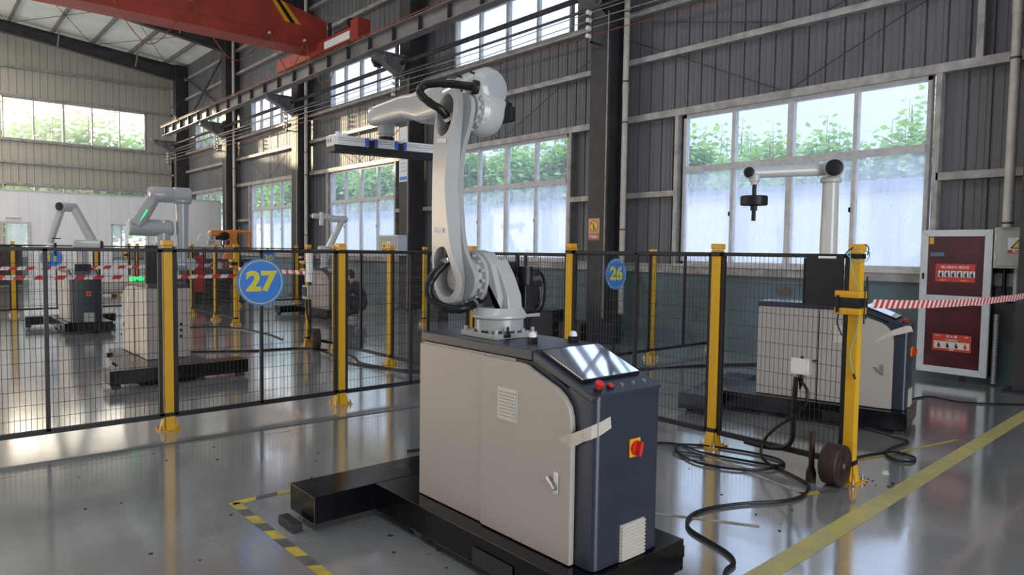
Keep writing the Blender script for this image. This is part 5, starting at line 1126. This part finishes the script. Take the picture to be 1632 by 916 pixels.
T = thing('teal_data_cord', 'thin teal cord looped over the top of the right gate post', 'cord', (4.980, 2.033, 0.900))
m = MB().tube([(4.965, 2.093, 1.630), (4.940, 2.113, 1.605), (4.955, 2.073, 1.565), (4.980, 2.018, 1.555), (5.020, 2.003, 1.580), (5.040, 2.008, 1.620), (5.030, 2.043, 1.630)], .0035, n=6, sm=7).tube([(4.965, 2.103, 1.630), (4.955, 2.098, 1.570), (4.948, 2.078, 1.490), (4.962, 2.043, 1.380), (4.962, 2.028, 1.300), (4.955, 2.025, 1.200), (4.965, 2.043, 1.050), (4.965, 2.078, 0.930), (4.965, 2.063, 0.820), (4.960, 2.043, 0.770)], .0035, n=6, sm=7); obj('cord', m, TEAL, T)
obj('plug', MB().cyl((4.960, 2.048, 0.775), (4.958, 2.033, 0.740), .008, n=8), BLKP, T)
m = MB().tube([(4.980, 2.143, 1.610), (4.955, 2.113, 1.630), (4.970, 2.083, 1.655), (5.020, 2.033, 1.675), (5.040, 2.013, 1.650), (5.040, 2.018, 1.600)], .004, n=6, sm=7).tube([(5.060, 2.023, 1.450), (5.040, 2.008, 1.360), (5.030, 2.005, 1.250), (5.030, 2.008, 1.160)], .006, n=6); tag(obj('black_cord', m, RUB), 'black cord looped round the top of the right gate post', 'cord')
T = thing('small_plug', 'small black plug clipped to the mesh left of the right gate post', 'plug', (4.99, 2.16, .85)); obj('plug_body', MB().box((5.022, 2.15, .875), (.015, .02, .04), None, .003), BLKP, T)
# far switch box + junction box by the small wheel disc
T = thing('switch_box', 'small grey switch box on the gate post behind the post right of the 27 sign', 'switch box', (4.85, 10.5, .85)); obj('box', MB().bb((4.80, 10.38, .78), (4.88, 10.60, 1.00), .006), GREYBOX, T); obj('black_face', MB().bb((4.79, 10.42, .83), (4.80, 10.56, .97)), BLKP, T); obj('drop_lead', MB().tube([(4.84, 10.5, .78), (4.82, 10.45, .55), (4.86, 10.4, .3), (4.80, 10.35, .28)], .016, n=6), RUB, T)
tag(obj('cable_duct', MB().bb((4.84, 10.40, 1.05), (4.90, 10.55, 1.53), .006), WHT), 'white trunking box hanging on the far gate post', 'box')
tag(obj('cloth_bundle', MB().lathe((7.60, 15.0, 1.132), (0, 0, 1), [(.09, 0), (.12, .16)], 20), BLUEC), 'blue cloth bundle on the pale distant cabinet beside the crouching person', 'bundle')
tag(obj('weight_box', MB().box((9.0, 13.0, .12), (.4, .6, .24), Matrix.Rotation(.3, 3, 'Z'), .01), DARKST), 'dark flat box on the floor right of the crouching person', 'box')

# ------------------------------------------------------------------ floor markings
def strip(name, x0, y0, x1, y1, w_, mts, lab, per=.14, z=.0012):
    a = Vector((x0, y0, 0)); b = Vector((x1, y1, 0)); d = (b-a).normalized(); q = Vector((-d.y, d.x, 0))*w_/2; L = (b-a).length; m = MB(); n = max(1, int(L/per)) if len(mts) > 1 else 1; e = Vector((0, 0, z)); sk = d*w_*.8 if len(mts) > 1 else d*0
    for i in range(n):
        p = a+(b-a)*i/n+e; r_ = a+(b-a)*(i+1)/n+e; m.mi = i % len(mts); m.quad(p-q, r_-q, r_+q+sk*.6, p+q+sk*.6)
    return tag(obj(name, m, mts, smooth=0), lab, 'floor marking')
strip('floor_line', 2.2, 1.70, 10.2, 1.86, .125, [FLOORY], 'long worn yellow floor line crossing the lower right corner')
strip('hazard_marking', 1.52, 4.36, 1.52, 2.4, .062, [HAZY, HAZG], 'yellow and grey hazard strip on the floor left of the black base frame')
strip('hazard_marking', 1.50, 4.34, 2.2, 4.34, .062, [HAZY, HAZG], 'short hazard strip turning right behind the black cross beam')
strip('hazard_marking', 4.45, 2.17, 4.74, 2.03, .062, [HAZY, HAZG], 'short hazard strip fragment beside the weight disc')
OLD = mat('old_tape_residue', (.36, .32, .26), .6, 0, .3, 20)
strip('tape_residue', 4.75, 3.05, 4.50, 2.15, .035, [OLD], 'worn beige tape residue running towards the weight disc')
strip('tape_residue', 3.05, 3.2, 3.75, 2.05, .04, [OLD], 'worn beige tape residue in front of the cabinet, right side')
strip('tape_residue', 5.3, 2.3, 6.9, 1.95, .03, [HAZY], 'thin yellow line right of the gate post')
strip('aisle_line', -2, 6.16, 4.6, 5.85, .05, [mat('old_joint_filler', (.085, .09, .085), .45, 0, .2, 9)], 'dark thin joint line in front of the near fence')
m = MB(); rnd = random.Random(5)
for _ in range(60):
    x, y = rnd.choice(((rnd.uniform(1.9, 2.3), rnd.uniform(2.5, 3.3)), (rnd.uniform(3.2, 5.0), rnd.uniform(1.9, 3.1)), (rnd.uniform(.6, 3), rnd.uniform(3, 6)), (rnd.uniform(5.0, 5.3), rnd.uniform(1.8, 2.1)))); s = rnd.uniform(.006, .018)
    m.box((x, y, .002), (s, s*rnd.uniform(.4, 1.6), .003), Matrix.Rotation(rnd.random()*3, 3, 'Z'))
tag(obj('floor_debris', m, BLK, kind='stuff'), 'small dark crumbs and scraps scattered on the floor', 'debris')
tag(obj('paper_scrap', MB().box((5.42, 1.98, .004), (.07, .04, .006), Matrix.Rotation(.4, 3, 'Z')), WHT), 'small white paper scrap right of the gate post foot', 'scrap')
tag(obj('jack_foot', MB().bb((1.60, 3.66, .002), (1.66, 3.86, .05), .004).bb((1.61, 3.67, .05), (1.63, 3.72, .056)), BLK), 'black jack foot poking out left of the black cross beam', 'foot')

# ------------------------------------------------------------------ crouching person
def skin_mesh(verts, edges, radii):
    me = bpy.data.meshes.new('sk'); me.from_pydata(verts, edges, []); o = bpy.data.objects.new('sk', me); COL.objects.link(o)
    md = o.modifiers.new('skin', 'SKIN'); md.use_smooth_shade = True
    for v, r in zip(me.skin_vertices[0].data, radii): v.radius = (r, r) if not isinstance(r, tuple) else r
    me.skin_vertices[0].data[0].use_root = True
    o.modifiers.new('sub', 'SUBSURF').levels = 2
    bpy.context.view_layer.update(); m2 = bpy.data.meshes.new_from_object(o.evaluated_get(bpy.context.evaluated_depsgraph_get())); bpy.data.objects.remove(o)
    mb = MB(); mb.bm.free(); bm = bmesh.new(); bm.from_mesh(m2); mb.bm = bm; return mb
# local frame: +x = facing, y = left, z = up
PB = (7.60, 14.05, 0); PR = math.atan2(.658, -.753)
T = thing('person', 'crouching person in dark clothes with short black hair and grey shoes, facing left', 'person', PB, PR)
def pobj(n, mb, mt, **k): return obj(n, mb, mt, T, world=False, **k)
V = [(-.20, 0, .30), (-.20, 0, .42), (-.14, 0, .60), (-.04, 0, .76), (.02, 0, .84),            # 0-4 pelvis..neck base
     (-.17, .12, .28), (.16, .17, .50), (.02, .16, .10), (-.17, -.12, .28), (.19, -.15, .52), (.05, -.15, .10),   # hips, knees, ankles
     (-.02, .19, .78), (.10, .24, .58), (-.02, -.19, .78), (.12, -.22, .58)]                   # shoulders, elbows
E_ = [(0, 1), (1, 2), (2, 3), (3, 4), (0, 5), (5, 6), (6, 7), (0, 8), (8, 9), (9, 10), (3, 11), (11, 12), (3, 13), (13, 14)]
RR = [.15, .14, .15, .13, .065, .11, .085, .055, .11, .085, .055, .075, .055, .075, .055]
pobj('dark_clothing', skin_mesh(V, E_, RR), CLOTH)
for s in (1, -1):
    V = [(.10, .24*s, .585), (.24, .14*s, .60), (.31, .09*s, .61)]
    pobj('sleeve', skin_mesh(V[:2]+[(.26, .13*s, .602)], [(0, 1), (1, 2)], [.050, .040, .038]), CLOTH)
    V = [(.25, .13*s, .602), (.31, .10*s, .61), (.355, .09*s, .615)]; E2 = [(0, 1), (1, 2)]; R2 = [.030, .032, .030]
    base = [(.36, .09*s+dy, .615+dz) for dy, dz in ((-.026, 0), (-.009, .004), (.009, .004), (.026, 0))]
    for j, b in enumerate(base):
        L = (.060, .072, .068, .052)[j]; k = len(V); V += [b, (b[0]+L*.55, b[1], b[2]-.008), (b[0]+L, b[1], b[2]-.028)]; E2 += [(2, k), (k, k+1), (k+1, k+2)]; R2 += [.011, .009, .008]
    k = len(V); V += [(.33, .09*s-.04*s, .605), (.365, .09*s-.055*s, .595)]; E2 += [(1, k), (k, k+1)]; R2 += [.012, .010]
    pobj('hand', skin_mesh(V, E2, R2), SKIN)
    pobj('shoe', MB().prism([(-.07, 0), (.21, 0), (.22, .03), (.16, .065), (.05, .10), (-.05, .10), (-.08, .05)], 'xz', .155*s-.045, .155*s+.045, .014), SHOE)
hx, hz = .10, .985
hd = MB(); bmesh.ops.create_uvsphere(hd.bm, u_segments=24, v_segments=18, radius=1)
for v in hd.bm.verts:
    x, y, z = v.co; w_ = 1-.22*max(0, -z)
    fx = x*.098*w_; fy = y*.078*w_; fz = z*.125
    if x > .75 and abs(y) < .25 and -.25 < z < .15: fx += .020*(1-abs(y)/.25)            # nose
    if x > .5 and z < -.55: fx += .012                                                     # chin
    v.co = (hx+fx+.01*(-z), fy, hz+fz)
hd.lathe((.045, 0, .84), (.35, 0, 1), [(.055, 0), (.050, .05), (.052, .10)], 16)
pobj('head', hd, SKIN, smooth=80)
for s in (1, -1):
    pobj('ear', MB().box((hx-.01, .079*s, hz-.005), (.03, .014, .05), None, .006), SKIN); pobj('eye', MB().box((hx+.090, .030*s, hz+.015), (.010, .022, .008), None, .003), HAIR)
pobj('mouth', MB().box((hx+.094, 0, hz-.062), (.010, .040, .006), None, .002), mat('lips', (.35, .12, .09), .5))
hr = MB(); bmesh.ops.create_uvsphere(hr.bm, u_segments=24, v_segments=18, radius=1)
for v in hr.bm.verts:
    x, y, z = v.co; lim = .15 if x > .3 else (-.1 if x > -.2 else -.55)
    s = 1.0 if z > lim else .80
    n_ = noise.noise(Vector((x*4, y*4, z*4)))*.05
    v.co = (hx-.006+x*.104*(s+n_), y*.087*(s+n_), hz+.012+z*.130*(s+n_ if z > 0 else s))
pobj('hair', hr, HAIR, smooth=60)
